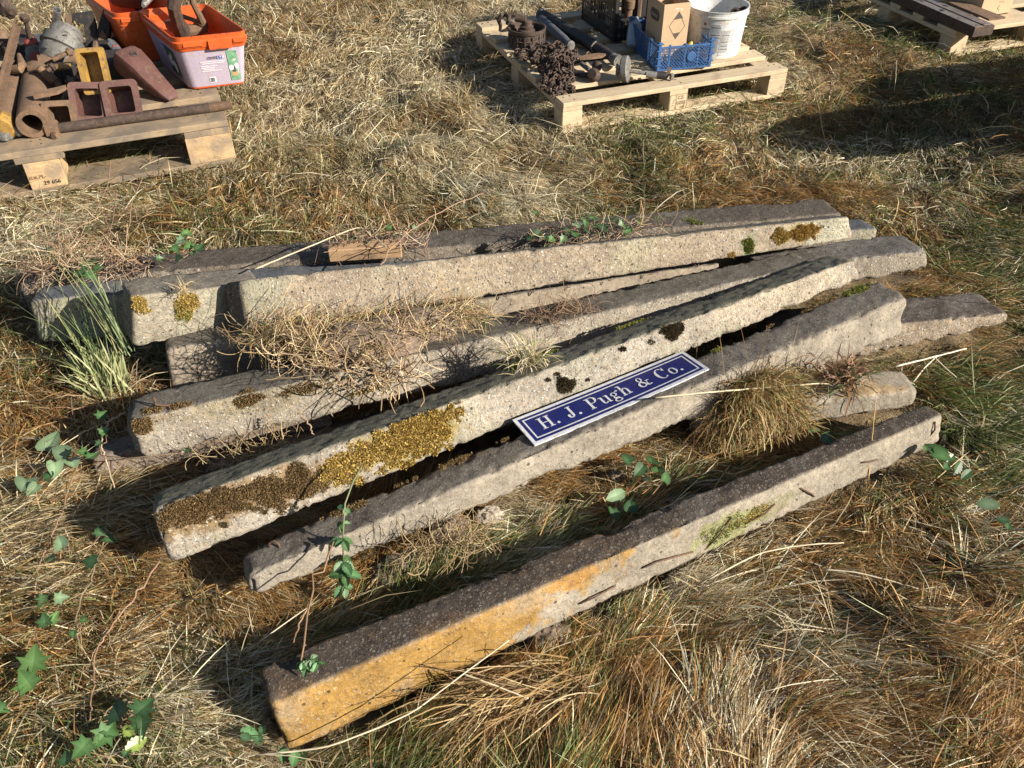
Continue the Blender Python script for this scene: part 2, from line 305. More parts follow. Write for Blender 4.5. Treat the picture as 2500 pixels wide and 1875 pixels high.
def make_post(key,label,tint,agg=.5,rl=.008,rr=.008,chip=.006,st=.0085,rough=.0022,moss=()):
    p=Post(key); PST[key]=p; L,w_,h_=p.L,p.w,p.h
    ni,nj,nk=int(L/st),max(8,int(w_/st)),max(8,int(h_/st)); A=[];Fq=[];fid=[]
    def lat(i,j,k): return (i*(nj+1)+j)*(nk+1)+k
    def grid(a,b,f):
        aa,bb=np.meshgrid(np.arange(a),np.arange(b),indexing='ij'); aa=aa.ravel();bb=bb.ravel()
        q=[f(aa,bb),f(aa+1,bb),f(aa+1,bb+1),f(aa,bb+1)]; return np.stack(q,1)
    z=lambda x:x*0
    Fq=[grid(ni,nk,lambda i,k:lat(i,z(i),k))[:,::-1],grid(ni,nj,lambda i,j:lat(i,j,z(i))),grid(ni,nk,lambda i,k:lat(i,z(i)+nj,k)),
        grid(ni,nj,lambda i,j:lat(i,j,z(i)+nk))[:,::-1],grid(nj,nk,lambda j,k:lat(z(j),j,k)),grid(nj,nk,lambda j,k:lat(z(j)+ni,j,k))[:,::-1]]
    Fa=np.concatenate(Fq); ids,inv=np.unique(Fa.ravel(),return_inverse=True); Fa=inv.reshape(Fa.shape)
    i=ids//((nj+1)*(nk+1)); j=(ids//(nk+1))%(nj+1); k=ids%(nk+1)
    q=np.stack([i/ni*L,j/nj*w_,k/nk*h_],1); S=np.array([L,w_,h_])
    world=p.P(q[:,0]/L,q[:,1]/w_,q[:,2]/h_); seed=sum(map(ord,key))
    rad=.0030+chip*np.clip(fbm(world*18,seed,4)-.50,0,1)*2.2+rl*np.exp(-(q[:,0]/.03)**2)*1.5+rr*np.exp(-((L-q[:,0])/.03)**2)*1.5
    rad=np.minimum(rad,min(w_,h_)*.42)[:,None]
    inn=np.clip(q,rad,S-rad); d=q-inn; dl=np.linalg.norm(d,axis=1,keepdims=True); nn=d/np.maximum(dl,1e-9); q2=inn+nn*np.minimum(dl,rad)
    edge=(np.sum(np.abs(d)>1e-6,1)>1)
    N=nn[:,0:1]*p.e+nn[:,1:2]*p.n+nn[:,2:3]*p.d
    W=p.P(q2[:,0]/L,q2[:,1]/w_,q2[:,2]/h_)
    dis=(fbm(W*16,seed+3,3)-.5)*2*rough*.9+(fbm(W*70,seed+9,3)-.5)*2*rough*1.1
    ch=np.clip(fbm(W*55,seed+21,3)-.54,0,1)*7*chip; nearedge=smooth(.014,.0,np.sort(np.minimum(q,S-q),1)[:,1])
    ch2=np.clip(fbm(W*13,seed+77,3)-.60,0,1)*.06*smooth(.030,.004,np.sort(np.minimum(q,S-q),1)[:,1])
    W=W+N*(dis-ch*nearedge-ch2)[:,None]
    # which face each vertex belongs to: 0 front 1 top 2 back 3 bottom 4 left 5 right
    sc=np.stack([-nn[:,1],-nn[:,2],nn[:,1],nn[:,2],-nn[:,0],nn[:,0]],1)
    wt=np.clip(sc,0,1)**2; wt/=wt.sum(1,keepdims=True)+1e-9; u=q[:,0]/L; v=q[:,1]/w_; t=q[:,2]/h_
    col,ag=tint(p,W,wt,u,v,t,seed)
    # edges knocked light where fresh concrete shows
    fresh=np.clip(fbm(W*60,seed+5,3)-.5,0,1)*3*smooth(.012,.0,np.sort(np.minimum(q,S-q),1)[:,1])*(wt[:,1]+wt[:,0]>.9)
    col=mixc(col,(.5,.47,.42),0) if 0 else col*(1-fresh[:,None]*.5)+np.array((.42,.38,.32))*fresh[:,None]*.5
    root=thing('concrete_post',label,'concrete post',tuple((p.c[2]+p.c[6])/2),math.atan2(p.e[1],p.e[0]),'concrete posts in the heap')
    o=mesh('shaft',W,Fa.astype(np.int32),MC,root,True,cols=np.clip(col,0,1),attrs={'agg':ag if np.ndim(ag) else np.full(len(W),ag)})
    p.root=root
    for a in moss: add_moss(p,*a)
    return p
def face_pts(p,face,n,seed):
    r=np.random.default_rng(seed); a=r.random(n); b=r.random(n); z=np.zeros(n)
    if face=='front': return p.P(a,z,b),-p.n,a,b
    if face=='top': return p.P(a,b,z),-p.d,a,b
    if face=='left': return p.P(z,a,b),-p.e,a,b
MOSS={'gold':[(.50,.36,.09),(.40,.28,.07),(.56,.42,.15),(.22,.15,.05)],'rust':[(.20,.125,.05),(.15,.095,.045),(.26,.17,.07),(.09,.07,.03)],
 'green':[(.14,.17,.03),(.20,.21,.04),(.09,.12,.03),(.28,.25,.06)],'dark':[(.055,.038,.02),(.085,.058,.028),(.13,.088,.04),(.06,.06,.025)],'orange':[(.48,.28,.07),(.38,.22,.06),(.5,.36,.12),(.25,.2,.05)]}
def add_moss(p,face,cx,cy,rx,ry,ang,kind,n=900,h=.010,leafy=False):
    """cushion of fine moss: an elliptical patch round the image point (cx,cy) dropped on one face of the post"""
    sd=int(cx+cy*3); Q,N,_,_=face_pts(p,face,90000,sd); x,y=proj(Q); c,s=math.cos(R(ang)),math.sin(R(ang))
    dx,dy=x-cx,y-cy; a=(dx*c+dy*s)/rx; b=(-dx*s+dy*c)/ry; d=np.hypot(a,b)+(fbm(Q*45,sd,3)-.5)*1.6
    rq=np.random.default_rng(sd+5).random(len(d)); m=np.where(d+.55*rq**2<1)[0]
    if len(m)<5: return
    r=np.random.default_rng(sd+1); m=r.choice(m,n); d=d[m]; Q=Q[m]+r.normal(0,.0012,(n,3)); mound=np.clip(1-d,0,1)**.6
    cush=fbm(Q*110,sd+2,2); base=Q+N*(mound*h*.32*(.4+cush))[:,None]
    V=[];Cc=[]; dirv=N+r.normal(0,.65,(n,3)); dirv/=np.linalg.norm(dirv,axis=1,keepdims=True); Lb=h*(.35+.8*r.random(n))*(.4+.6*mound)
    sdv=np.cross(dirv,r.normal(0,1,(n,3))); sdv/=np.linalg.norm(sdv,axis=1,keepdims=True)+1e-9
    wd=(.0022 if leafy else .0009)*(.7+.6*r.random(n))
    if leafy: Lb*=.7
    b0=base-sdv*wd[:,None]; b1=base+sdv*wd[:,None]; tip=base+dirv*Lb[:,None]; mid=base+dirv*(Lb*.55)[:,None]
    V=np.stack([b0,b1,mid+sdv*wd[:,None]*1.3,mid-sdv*wd[:,None]*1.3,tip],1).reshape(-1,3)
    k=np.arange(n)*5; F=np.concatenate([np.stack([k,k+1,k+2],1),np.stack([k,k+2,k+3],1),np.stack([k+3,k+2,k+4],1)])
    pal=np.array(MOSS[kind]); cc=pal[r.integers(0,len(pal),n)]*(.65+.7*r.random((n,1)))
    o=mesh('moss',V,F,MS,p.root,cols=np.repeat(cc,5,0)); o['kind']='stuff'; o['label']={'gold':'golden green leafy moss','rust':'rusty brown dry moss','green':'green moss','dark':'small cushion of near black moss','orange':'orange brown moss'}[kind]
def T(front,top,left=None,bottom=None,ochre=None,algae=0,topdirt=0,aggf=.8,aggt=.25,extra=None):
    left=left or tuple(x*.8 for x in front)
    def f(p,W,wt,u,v,t,seed):
        n=fbm(W*5,seed+31,4); n_=fbm(W*16,seed+37,4)
        F_=np.repeat([front],len(u),0).astype(float); Tt=np.repeat([top],len(u),0).astype(float)
        if ochre: 
            u0,u1,oc=ochre; k=(1-smooth(u0,u1,u+(n_-.5)*.30+(t-.25)*.14+(fbm(W*50,seed+8,3)-.5)*.25))*smooth(.25,.45,n_+.2); F_=mixc(F_,oc,0) if 0 else F_*(1-k[:,None])+np.array(oc)*k[:,None]
        if algae: k=smooth(.52,.72,n)*algae; F_=F_*(1-k[:,None])+np.array((.30,.36,.20))*k[:,None]
        k=smooth(.5,.75,fbm(W*9,seed+41,4))*.55; F_=F_*(1-k[:,None])+np.array((.42,.37,.30))*k[:,None]
        k=smooth(.5,.7,fbm(W*11,seed+43,5))*topdirt; Tt=Tt*(1-k[:,None])+np.array((.07,.055,.045))*k[:,None]
        k=smooth(.55,.75,fbm(W*7,seed+47,4))*.35; Tt=Tt*(1-k[:,None])+np.array((.36,.34,.31))*k[:,None]
        Lf=np.repeat([left],len(u),0)
        col=F_*(wt[:,0:1]+wt[:,2:3]+wt[:,3:4])*.90+Tt*wt[:,1:2]*.66+Lf*(wt[:,4:5]+wt[:,5:6])*.75; col=col*(.86+.28*n_[:,None])  # top colour cut further to mimic low sun grazing the dirty tops
        ag=aggf*(wt[:,0]+wt[:,4]+wt[:,5])+aggt*wt[:,1]
        if extra: col,ag=extra(p,W,wt,u,v,t,col,ag,seed)
        return col,ag
    return f
def pxmask(W,cx,cy,rx,ry,ang,seed,soft=.25):
    x,y=proj(W); c,s=math.cos(R(ang)),math.sin(R(ang)); dx,dy=x-cx,y-cy
    d=np.hypot((dx*c+dy*s)/rx,(-dx*s+dy*c)/ry)+(fbm(W*30,seed,5)-.5)*1.7; return 1-smooth(1-soft*.5,1+soft*.5,d)
def stain(*L_):
    def f(p,W,wt,u,v,t,col,ag,seed):
        for (cx,cy,rx,ry,ang,c,face,k) in L_:
            m=pxmask(W,cx,cy,rx,ry,ang,seed+int(cx))*k*(wt[:,{'front':0,'top':1,'left':4}[face]]); col=col*(1-m[:,None])+np.array(c)*m[:,None]
        return col,ag
    return f
BEI=(.40,.34,.26); PALE=(.37,.325,.26); GREY=(.235,.212,.178); BRN=(.20,.165,.135); RUSTY=(.2,.13,.04)
make_post('A','rearmost long post of the heap, dark grey brown top with ivy trailing over it',T((.22,.19,.155),(.165,.138,.115),topdirt=.5),chip=.004,moss=[('top',1690,541,26,9,10,'green',500,.006)])
make_post('B','long post at far left with smooth grey top tinted for blue skylight, sunlit squared end',T((.40,.37,.29),(.155,.17,.195),left=(.30,.34,.22),algae=.7,aggt=.05),chip=.003,rl=.010)  # blue in the top colour stands in for skylight on shaded concrete
make_post('D','stubby post end with two tufts of yellow green moss, left of the longest sunlit post',T((.40,.37,.28),GREY,algae=.5),chip=.003,
  moss=[('front',343,745,30,26,-6,'gold',2600,.009),('front',452,738,30,34,-10,'gold',3200,.011),('front',444,762,22,26,0,'green',1200,.008)])
make_post('E','smooth beige post lying under the longest sunlit post, its clean left end showing',T((.38,.32,.25),GREY,algae=0,aggf=.12),chip=.004,rough=.0012)
make_post('E2','weathered broad post end reaching out at the back right with a pitted grey top',T((.33,.29,.235),(.235,.225,.215),topdirt=.45,aggf=.9),chip=.012,rr=.018)
make_post('C','longest sunlit beige post across the top of the heap, orange moss near its right end',
  T((.42,.345,.255),GREY,left=(.20,.165,.135),algae=.25,aggf=1.0,extra=stain((640,700,70,60,0,(.33,.33,.25),'front',.6),(2010,560,90,40,-10,(.42,.42,.32),'front',.8),(1960,565,40,28,-8,(.40,.27,.10),'front',.8),(1827,602,16,26,0,(.2,.26,.1),'front',.8))),
  chip=.003,moss=[('front',1965,568,34,20,-12,'orange',3600,.011),('front',1910,575,22,20,0,'gold',2200,.009),('front',1828,602,14,25,10,'green',1300,.007),('front',1788,624,12,8,0,'orange',300,.005)])
make_post('N','flat dirty post end on the ground under the mossy round ended post',T((.22,.17,.13),(.25,.2,.155),topdirt=.4),chip=.01,rl=.02)
make_post('F','rough grey post with a rounded mossy left end and a rusty wire loop',
  T((.36,.32,.26),(.235,.215,.18),aggf=1.0,topdirt=.3,extra=stain((350,1030,60,30,-15,RUSTY,'front',.5),(640,960,200,40,-14,(.26,.22,.1),'front',.4))),chip=.010,rl=.02,
  moss=[('front',345,1040,26,30,0,'rust',1800,.009),('top',430,995,40,8,-12,'rust',900,.007),('front',610,975,55,14,-15,'rust',1800,.008),('front',740,950,60,14,-15,'rust',1200,.007),('top',370,1003,30,8,-12,'rust',800,.007),('top',600,960,26,8,-12,'rust',500,.006),('front',900,950,70,8,-20,'gold',600,.006)])
make_post('N2','dark half buried post end covered in dead grass between the two mossy posts',T((.10,.085,.07),(.12,.10,.085),topdirt=.6),chip=.01,rl=.02)
make_post('M','dark topped broken post reaching out at the far right from under the others',T((.38,.31,.235),(.14,.115,.10),topdirt=.8,aggf=1.0),chip=.02,rr=.02,rough=.0035)
make_post('H','long grey topped post with pale front under the blue and white sign',
  T((.37,.33,.27),(.23,.208,.18),topdirt=.35,aggf=.35,extra=stain((1110,1120,210,18,-24,(.17,.12,.06),'top',.5))),chip=.014,rl=.014,rough=.003,
  moss=[('top',1115,1115,70,14,-24,'rust',2600,.009),('top',990,1165,60,14,-24,'rust',1800,.008),('top',850,1240,60,14,-24,'rust',1100,.007),('top',1230,1068,36,8,-24,'rust',700,.007),('top',2090,702,36,16,-25,'green',2600,.011),('top',2030,730,14,5,-25,'rust',250,.006),('top',1965,755,22,7,-25,'rust',500,.007),('top',1880,790,22,7,-25,'rust',500,.007),('top',1748,853,14,7,-25,'green',200,.006)])
GM=[('front',1000,1068,125,64,-24,'gold',22000,.010,True),('front',840,1140,70,50,-24,'gold',4500,.009,True),('front',700,1190,120,44,-24,'rust',12000,.008),('front',470,1240,100,34,-22,'rust',8000,.009),('front',560,1225,90,30,-22,'rust',5000,.008),
 ('front',1382,937,24,18,-10,'dark',2000,.012),('front',1636,806,30,22,-10,'dark',2600,.013),('front',1520,852,9,7,0,'dark',260,.008),('front',1337,927,9,5,0,'dark',160,.006),('front',1360,913,9,5,0,'dark',160,.006),('front',1433,927,7,6,0,'dark',160,.006),('front',1590,835,9,7,0,'dark',160,.006),
 ('front',1060,980,70,7,-22,'gold',1500,.012,True),('top',1300,880,60,7,-22,'green',900,.009),('top',1560,780,70,6,-22,'green',700,.008),('front',1600,772,40,7,-20,'green',500,.009),('front',545,1282,12,9,0,'dark',180,.007)]
make_post('G','tilted post in the middle thick with golden moss and exposed pebbles at its left end',
  T((.40,.36,.30),(.27,.26,.19),aggf=1.0,algae=.3,extra=stain((980,1080,150,60,-24,(.30,.23,.06),'front',.75),(560,1230,240,50,-22,(.20,.12,.04),'front',.8),(1900,720,160,50,-20,(.50,.43,.33),'front',.8),(1450,900,230,40,-22,(.33,.31,.27),'front',.5))),
  chip=.010,rl=.010,rough=.003,moss=GM)
make_post('K','pale post end with brown leaves on top behind the separate front post',T((.36,.32,.26),(.52,.45,.36),aggf=.3,aggt=.15,extra=stain((2130,960,80,30,0,(.42,.30,.15),'top',.7))),chip=.006,rr=.014,rough=.0015)
def jx(p,W,wt,u,v,t,col,ag,seed):
    col,ag=stain((1400,1410,75,26,-28,(.44,.24,.07),'front',.95),(1780,1290,100,30,-30,(.28,.30,.12),'front',.75),(1900,1230,60,20,-30,(.2,.19,.09),'front',.6))(p,W,wt,u,v,t,col,ag,seed)
    k=(1-smooth(.25,.6,u))*wt[:,1]*smooth(.45,.7,fbm(W*12,seed+4,4))*.5; col=col*(1-k[:,None])+np.array((.16,.095,.045))*k[:,None]
    return col,ag
make_post('J','separate front post nearest the camera with blackish top and ochre stained front',
  T((.37,.33,.265),(.125,.10,.082),left=(.18,.115,.045),ochre=(.35,.41,(.42,.25,.07)),topdirt=.4,aggf=.35,aggt=.35,extra=jx),chip=.004,rough=.002,rl=.006,st=.007,
  moss=[('front',1775,1285,80,22,-30,'green',1500,.005),('front',1830,1260,50,16,-30,'gold',700,.005)])
# rusty wires cast into the posts
MR=worn('rusty_wire',(.09,.055,.04),(.16,.09,.05),None,60,.8,.3)
def wire(p,name,pts,r=.0022,label=None):
    o=MB().tube(pts,r,6).build(name,MR,p.root,True)
    if label: o['label']=label
pj=PST['J']
def onface(p,px,py,face,off=0.0):
    z0=p.c[0]; n=-p.n if face=='front' else -p.d; d=fwd+crt*(px-1250)/FPX-cup*(py-937.5)/FPX; o_=np.array([0,0,CH]); t=((z0-o_)@n)/(d@n); return o_+d*t+n*off
for a,b,c_ in (((1412,1472),(1445,1452),(1500,1428)),((1565,1385),(1600,1365),(1690,1345)),((1720,1340),(1750,1300),(1785,1262)),((1815,1278),(1860,1250),(1890,1228)),((1950,1190),(1975,1200),(1985,1210)),((2268,1062),(2275,1045),(2280,1028)),((2100,1128),(2122,1122),(2140,1120))):
    wire(pj,'tie_wire',[onface(pj,*a,'front',.003),onface(pj,*b,'front',.010),onface(pj,*c_,'front',.004)],.0024)
pf=PST['F']; q=onface(pf,383,990,'top'); wire(pf,'wire_loop',[q,q+[0,0,.03],q+[.002,-.004,.034],q+[.004,-.012,.012],q+[.03,-.01,.008],q+[.055,.0,.006]],.003,'bent rusty wire sticking up')
ph=PST['H']; q=onface(ph,655,1338,'top'); wire(ph,'wire_loop',[q+[0,0,-.005],q+[.004,.006,.012],q+[.016,.008,.016],q+[.026,.002,.010],q+[.03,-.004,-.003]],.003)
pc=PST['C']
for px,py in ((1233,718),(1300,708),(1388,696),(1488,680),(1588,665),(1700,646)): 
    q=onface(pc,px,py,'front',.004); wire(pc,'wire_stub',[q+[-.006,0,.002],q+[-.004,-.006,-.004],q+[.003,-.007,-.004],q+[.006,0,.003]],.0016)
# ------------------------------------------------------------------ pallets
PINE=woodmat('new_pine',(.50,.40,.265),(.38,.285,.17),(.34,.25,.16),.2); OLDPINE=woodmat('old_pine',(.48,.33,.18),(.34,.22,.105),(.22,.17,.12),.45); GREYPINE=woodmat('greyed_pine',(.29,.215,.135),(.21,.15,.095),(.15,.12,.09),.55)
CHIP=worn('chipboard_block',(.50,.33,.19),(.60,.42,.25),(.36,.22,.12),60,.85); BLACKINK=plain('black_print',(.04,.035,.03),.8); NAIL=plain('nail_head',(.05,.035,.03),.6,.4)
def board(name,root,c,size,m,r=None,ang=0):
    """a board whose length runs along local x, its own object so the grain follows it"""
    o=MB().box((0,0,0),size,None,.0022).build(name,m,root,local=True); me=o.data
    rr=random.Random(int(abs(c[0]*977+c[1]*1319+c[2]*71)*10)); n=len(me.vertices)
    o.location=c; o.rotation_euler=(rr.uniform(-.003,.003),rr.uniform(-.002,.002),ang+rr.uniform(-.004,.004)); return o
def text(name,body,size,org,ex,ey,m,parent,label=None,depth=.0004,space=1.0,off=.0006,align='LEFT',shear=0):
    """flat lettering laid on a surface: origin, reading direction, up direction (world)"""
    cu=bpy.data.curves.new('lettering','FONT'); cu.body=body; cu.size=size; cu.extrude=depth; cu.space_character=space; cu.align_x=align; cu.shear=shear; cu.resolution_u=3
    t=bpy.data.objects.new('lettering',cu); me=bpy.data.meshes.new_from_object(t); bpy.data.objects.remove(t); bpy.data.curves.remove(cu)
    V=np.array([v.co[:] for v in me.vertices]); F=[tuple(p.vertices) for p in me.polygons]; bpy.data.meshes.remove(me)
    B=basis(ex,ey); W=V@B.T+np.array(org)+B[:,2]*off
    o=mesh(name,W,F,m,parent)
    if label: o['label']=label
    return o
def nails(root,pts,z,name='nail_heads'):
    b=MB()
    for x,y in pts: b.lathe([(.0045,z-.001),(.004,z+.0015)],(x,y,0),(0,0,1),7)
    o=b.build(name,NAIL,root,local=True); o['kind']='stuff'; return o
def pallet(label,org,a,wx,dy,H,tops,bw,tk,mt,mb,mblk,name='wooden_pallet',boff=0,midw=None,cb=None):
    root=thing(name,label,'pallet',(org[0],org[1],0),a,'wooden pallets on the grass')
    rr=random.Random(int(wx*1000+dy*77))
    for i,(v0,v1) in enumerate(tops): board('deck_board',root,(wx/2+rr.uniform(-.008,.008)*(i>0),(v0+v1)/2,H-tk/2),(wx,v1-v0,tk),mt)
    xs=[bw/2,wx/2+boff,wx-bw/2]; cbw=cb or bw
    for x in xs: board('stringer_board',root,(x,dy/2,H-tk*1.5-.0004),(dy-.004,cbw,tk),mt if name!='x' else mt,ang=math.pi/2)
    bh=H-3*tk-.001; ys=[bw/2+.002,dy/2,dy-bw/2-.002]
    for x in xs:
        for y in ys: board('block',root,(x,y,tk+bh/2),((midw or bw) if (x==xs[1]) else bw*1.02,bw,bh),mblk)
    for y in ys: board('bottom_board',root,(wx/2,y,tk/2-.0004),(wx-.006,bw*.98,tk),mb)
    pts=[(x+dx,(v0+v1)/2+dv) for v0,v1 in tops for x in xs for dx,dv in ((-.02,.02),(.02,-.02),(.015,.025))]
    nails(root,pts,H); return root
P2=pallet('clean pale pine pallet carrying the crates, white bucket and heap of chain',(.2459,3.8804),.3549,1.225,1.265,.144,[(0,.1),(.19,.30),(.345,.455),(.54,.645),(.735,.845),(.94,1.05),(1.155,1.262)],.1,.0215,PINE,PINE,PINE)
P1=pallet('old stained pallet at the left edge loaded with rusty scrap and orange tubs',(-1.2214-1.66*math.cos(.365),3.5813-1.66*math.sin(.365)),.365,1.66,1.32,.199,[(0,.142),(.32,.46),(.59,.73),(.86,1.0),(1.17,1.315)],.19,.027,GREYPINE,GREYPINE,OLDPINE,boff=.066,midw=.14)
P3=pallet('pallet at the top right corner under a slotted steel channel',(2.4575,4.8603),.3229,1.2,1.2,.144,[(0,.15),(.27,.36),(.48,.57),(.7,.79),(.9,.99),(1.08,1.2)],.1,.022,PINE,PINE,PINE)
def P2w(u,v,z): c,s=math.cos(.3549),math.sin(.3549); return np.array([.2459+u*c-v*s,3.8804+u*s+v*c,z])
ex=np.array([math.cos(.3549),math.sin(.3549),0]); ez=np.array([0,0,1.0])
blk=[o for o in P2.children if o.name.startswith('block')]
o0=P2w(.565,.0,0)+np.array([ex[1],-ex[0],0])*.0005
STAMP=plain('burnt_stamp',(.20,.13,.07),.8)
for s_,x_,z_,sz in (('CZ-',.045,.078,.022),('U253',.040,.052,.022),('HT',.062,.03,.018)): text('stamp',s_,sz,o0+ex*x_+ez*z_,ex,ez,STAMP,P2)
fr=MB()
for a_,b_ in (((.004,.026),(.096,.026)),((.004,.1),(.096,.1)),((.004,.026),(.004,.1)),((.096,.026),(.096,.1)),((.036,.026),(.036,.1))):
    p,q=[o0+ex*k[0]+ez*k[1] for k in (a_,b_)]; fr.tube([p,q],.0008,4)
for k in range(3): fr.tube([o0+ex*(.012+.004*k)+ez*(.045+.012*k),o0+ex*(.024+.002*k)+ez*(.052+.014*k)],.0009,4)
fr.build('stamp_frame',STAMP,P2)
def P1w(u,v,z): c,s=math.cos(.365),math.sin(.365); return np.array([-1.2214+u*c-v*s,3.5813+u*s+v*c,z])
e1=np.array([math.cos(.365),math.sin(.365),0]); o1=P1w(-.835,-.0005,0)
text('stamp','29 656',.024,o1+e1*.055+ez*.045,e1,ez,BLACKINK,P1); text('stamp','PL-',.022,o1+e1*.045+ez*.075,e1,ez,STAMP,P1)
text('stamp','EUR',.018,o1+e1*.008+ez*.075,e1,ez,STAMP,P1)
def P3w(u,v,z): c,s=math.cos(.3229),math.sin(.3229); return np.array([2.4575+u*c-v*s,4.8603+u*s+v*c,z])
# ------------------------------------------------------------------ sign
BLUE=None
def sign():
    mb,nt,b=newmat('blue_enamel'); v=tc(nt); n=noise(nt,v,25,6,.7); r=ramp(nt,[(.35,(.006,.009,.075)),(.6,(.009,.014,.105)),(.72,(.03,.035,.10))]); nt.links.new(n.outputs[0],r.inputs[0]); n9=noise(nt,v,160,6,.75,1.5); r9=ramp(nt,[(.66,(0,0,0)),(.70,(.7,.7,.7))]); nt.links.new(n9.outputs[0],r9.inputs[0]); n8=noise(nt,v,14,5,.7); r8=ramp(nt,[(.5,(0,0,0)),(.62,(1,1,1))]); nt.links.new(n8.outputs[0],r8.inputs[0]); nt.links.new(mixn(nt,r.outputs[0],(.16,.13,.10),mixn(nt,r9.outputs[0],r8.outputs[0],1.0,'MULTIPLY')),b.inputs['Base Color']); b.inputs['Roughness'].default_value=.5; b.inputs['Specular IOR Level'].default_value=.3
    mw=worn('white_enamel',(.50,.51,.54),(.57,.58,.61),(.42,.40,.37),30,.4,0,.05,.3,.7); 
    TL=onface(PST['G'],1247,1022.6,'front',.010);BL=onface(PST['H'],1306,1092,'top',.007);BR=onface(PST['H'],1731.6,905.8,'top',.008);TR=onface(PST['G'],1663,855.7,'front',.008)
    o=(TL+BL)/2; ex_=((TR+BR)/2-o); L=np.linalg.norm(ex_); ex_/=L; ey=(TL+TR)/2-(BL+BR)/2; H=np.linalg.norm(ey)
    root=thing('name_sign','long blue sign with white border and white serif lettering lying across two posts','sign',tuple((TL+TR+BL+BR)/4))
    def S(x,y):   # sheet point: x along 0..1, y up 0..1, with the slight bow of the bent plate
        x=np.atleast_1d(np.asarray(x,float)); y=np.atleast_1d(np.asarray(y,float))
        p=(BL*(1-x)[:,None]+BR*x[:,None])*(1-y)[:,None]+(TL*(1-x)[:,None]+TR*x[:,None])*y[:,None]
        # plate dips in the middle
        return p-np.array([0,0,1.0])*(4*x*(1-x)*.006*(1-y*.6))[:,None]
    nrm=np.cross(TR-TL,TL-BL); nrm/=np.linalg.norm(nrm)
    def sheet(name,polys,m,lift,thick=.0):
        b=MB()
        for k,(poly) in enumerate(polys):
            # cut polygon into x strips so that it follows the bow: use a bmesh triangulation with subdivision
            bm=bmesh.new(); vs=[bm.verts.new((p[0],p[1],0)) for p in poly]; bm.faces.new(vs)
            for xc in np.linspace(.03,.97,28): bmesh.ops.bisect_plane(bm,geom=bm.verts[:]+bm.edges[:]+bm.faces[:],plane_co=(xc*L,0,0),plane_no=(1,0,0))
            bmesh.ops.triangulate(bm,faces=[f for f in bm.faces if len(f.verts)>4]); bm.verts.index_update()
            V=np.array([v.co[:] for v in bm.verts]); F=[[v.index for v in f.verts] for f in bm.faces]; bm.free()
            W=S(V[:,0]/L,V[:,1]/H)+nrm*(lift+k*.00004)
            b.add(W,F)
        return b.build(name,m,root)
    # plate with thickness
    n=30; xs=np.linspace(0,1,n); top1=S(xs,xs*0+1);bot1=S(xs,xs*0); t=.0045; V=np.concatenate([bot1,top1,bot1-nrm*t,top1-nrm*t]); F=[]
    for i in range(n-1): F+=[(i,i+1,n+i+1,n+i),(2*n+i,3*n+i,3*n+i+1,2*n+i+1),(i,2*n+i,2*n+i+1,i+1),(n+i,n+i+1,3*n+i+1,3*n+i)]
    F+=[(0,n,3*n,2*n),(n-1,3*n-1,4*n-1,2*n-1)]
    mesh('plate',V,F,mw,root)
    def rc(x0,y0,x1,y1): return [(x0,y0),(x1,y0),(x1,y1),(x0,y1)]
    m1=.010; sheet('blue_field',[rc(m1,m1*1.0,L-m1,H-m1*1.0)],mb,.0004)
    a=.0185; w_=.0042; sheet('white_line',[rc(a,a,L-a,a+w_),rc(a,H-a-w_,L-a,H-a),rc(a,a+w_,a+w_,H-a-w_),rc(L-a-w_,a+w_,L-a,H-a-w_)],mw,.0008)
    # hand drawn roman letters, unit = cap height
    def arc(cx,cy,rx,ry,a0,a1,th0,th1,n=22):
        """crescent stroke: outer ellipse rx,ry, thickness varies as th0 (horizontal parts) .. th1 (vertical parts)"""
        O=[];I=[]
        for k in range(n+1):
            t=R(a0+(a1-a0)*k/n); c,s=math.cos(t),math.sin(t); th=th0+(th1-th0)*abs(c)**1.5
            O.append((cx+rx*c,cy+ry*s)); I.append((cx+(rx-th)*c,cy+(ry-th*.9)*s))
        return [[O[k],O[k+1],I[k+1],I[k]] for k in range(n)]
    def bar(x0,y0,x1,y1): return [rc(x0,y0,x1,y1)]
    def dot(cx,cy,r): return [[(cx+r*math.cos(R(18*k)),cy+r*math.sin(R(18*k))) for k in range(20)]]
    def seg(x0,y0,x1,y1,w0,w1=None):
        w1=w1 or w0; dx,dy=x1-x0,y1-y0; l=math.hypot(dx,dy); nx,ny=-dy/l/2,dx/l/2; return [[(x0-nx*w0,y0-ny*w0),(x1-nx*w1,y1-ny*w1),(x1+nx*w1,y1+ny*w1),(x0+nx*w0,y0+ny*w0)]]
    st,hr=.16,.055
    def serif(cx,y,w=.36): return bar(cx-w/2,y,cx+w/2,y+hr)
    G_={}
    G_['H']=(1.0,bar(.16,hr,.16+st,1-hr)+bar(.68,hr,.68+st,1-hr)+serif(.24,0)+serif(.24,1-hr)+serif(.76,0)+serif(.76,1-hr)+bar(.32,.48,.68,.48+hr))
    G_['J']=(.66,bar(.34,.22,.34+st,1-hr)+serif(.42,1-hr)+arc(.27,.22,.23,.22,0,-180,.07,.16)+dot(.13,.25,.095))
    G_['P']=(.84,bar(.16,hr,.16+st,1-hr)+serif(.24,0)+bar(.06,1-hr,.50,1)+bar(.32,.45,.50,.45+hr)+arc(.50,.725,.30,.275,-90,90,.055,.17))
    G_['u']=(.76,bar(.12,.16,.12+st*.9,.66)+bar(.0,.62,.2,.67)+arc(.32,.20,.20,.20,-180,-30,.06,.14)+bar(.52,.03,.52+st*.9,.66)+bar(.42,.62,.6,.67)+bar(.6,0,.76,.05)+bar(.52,0,.66,.05))
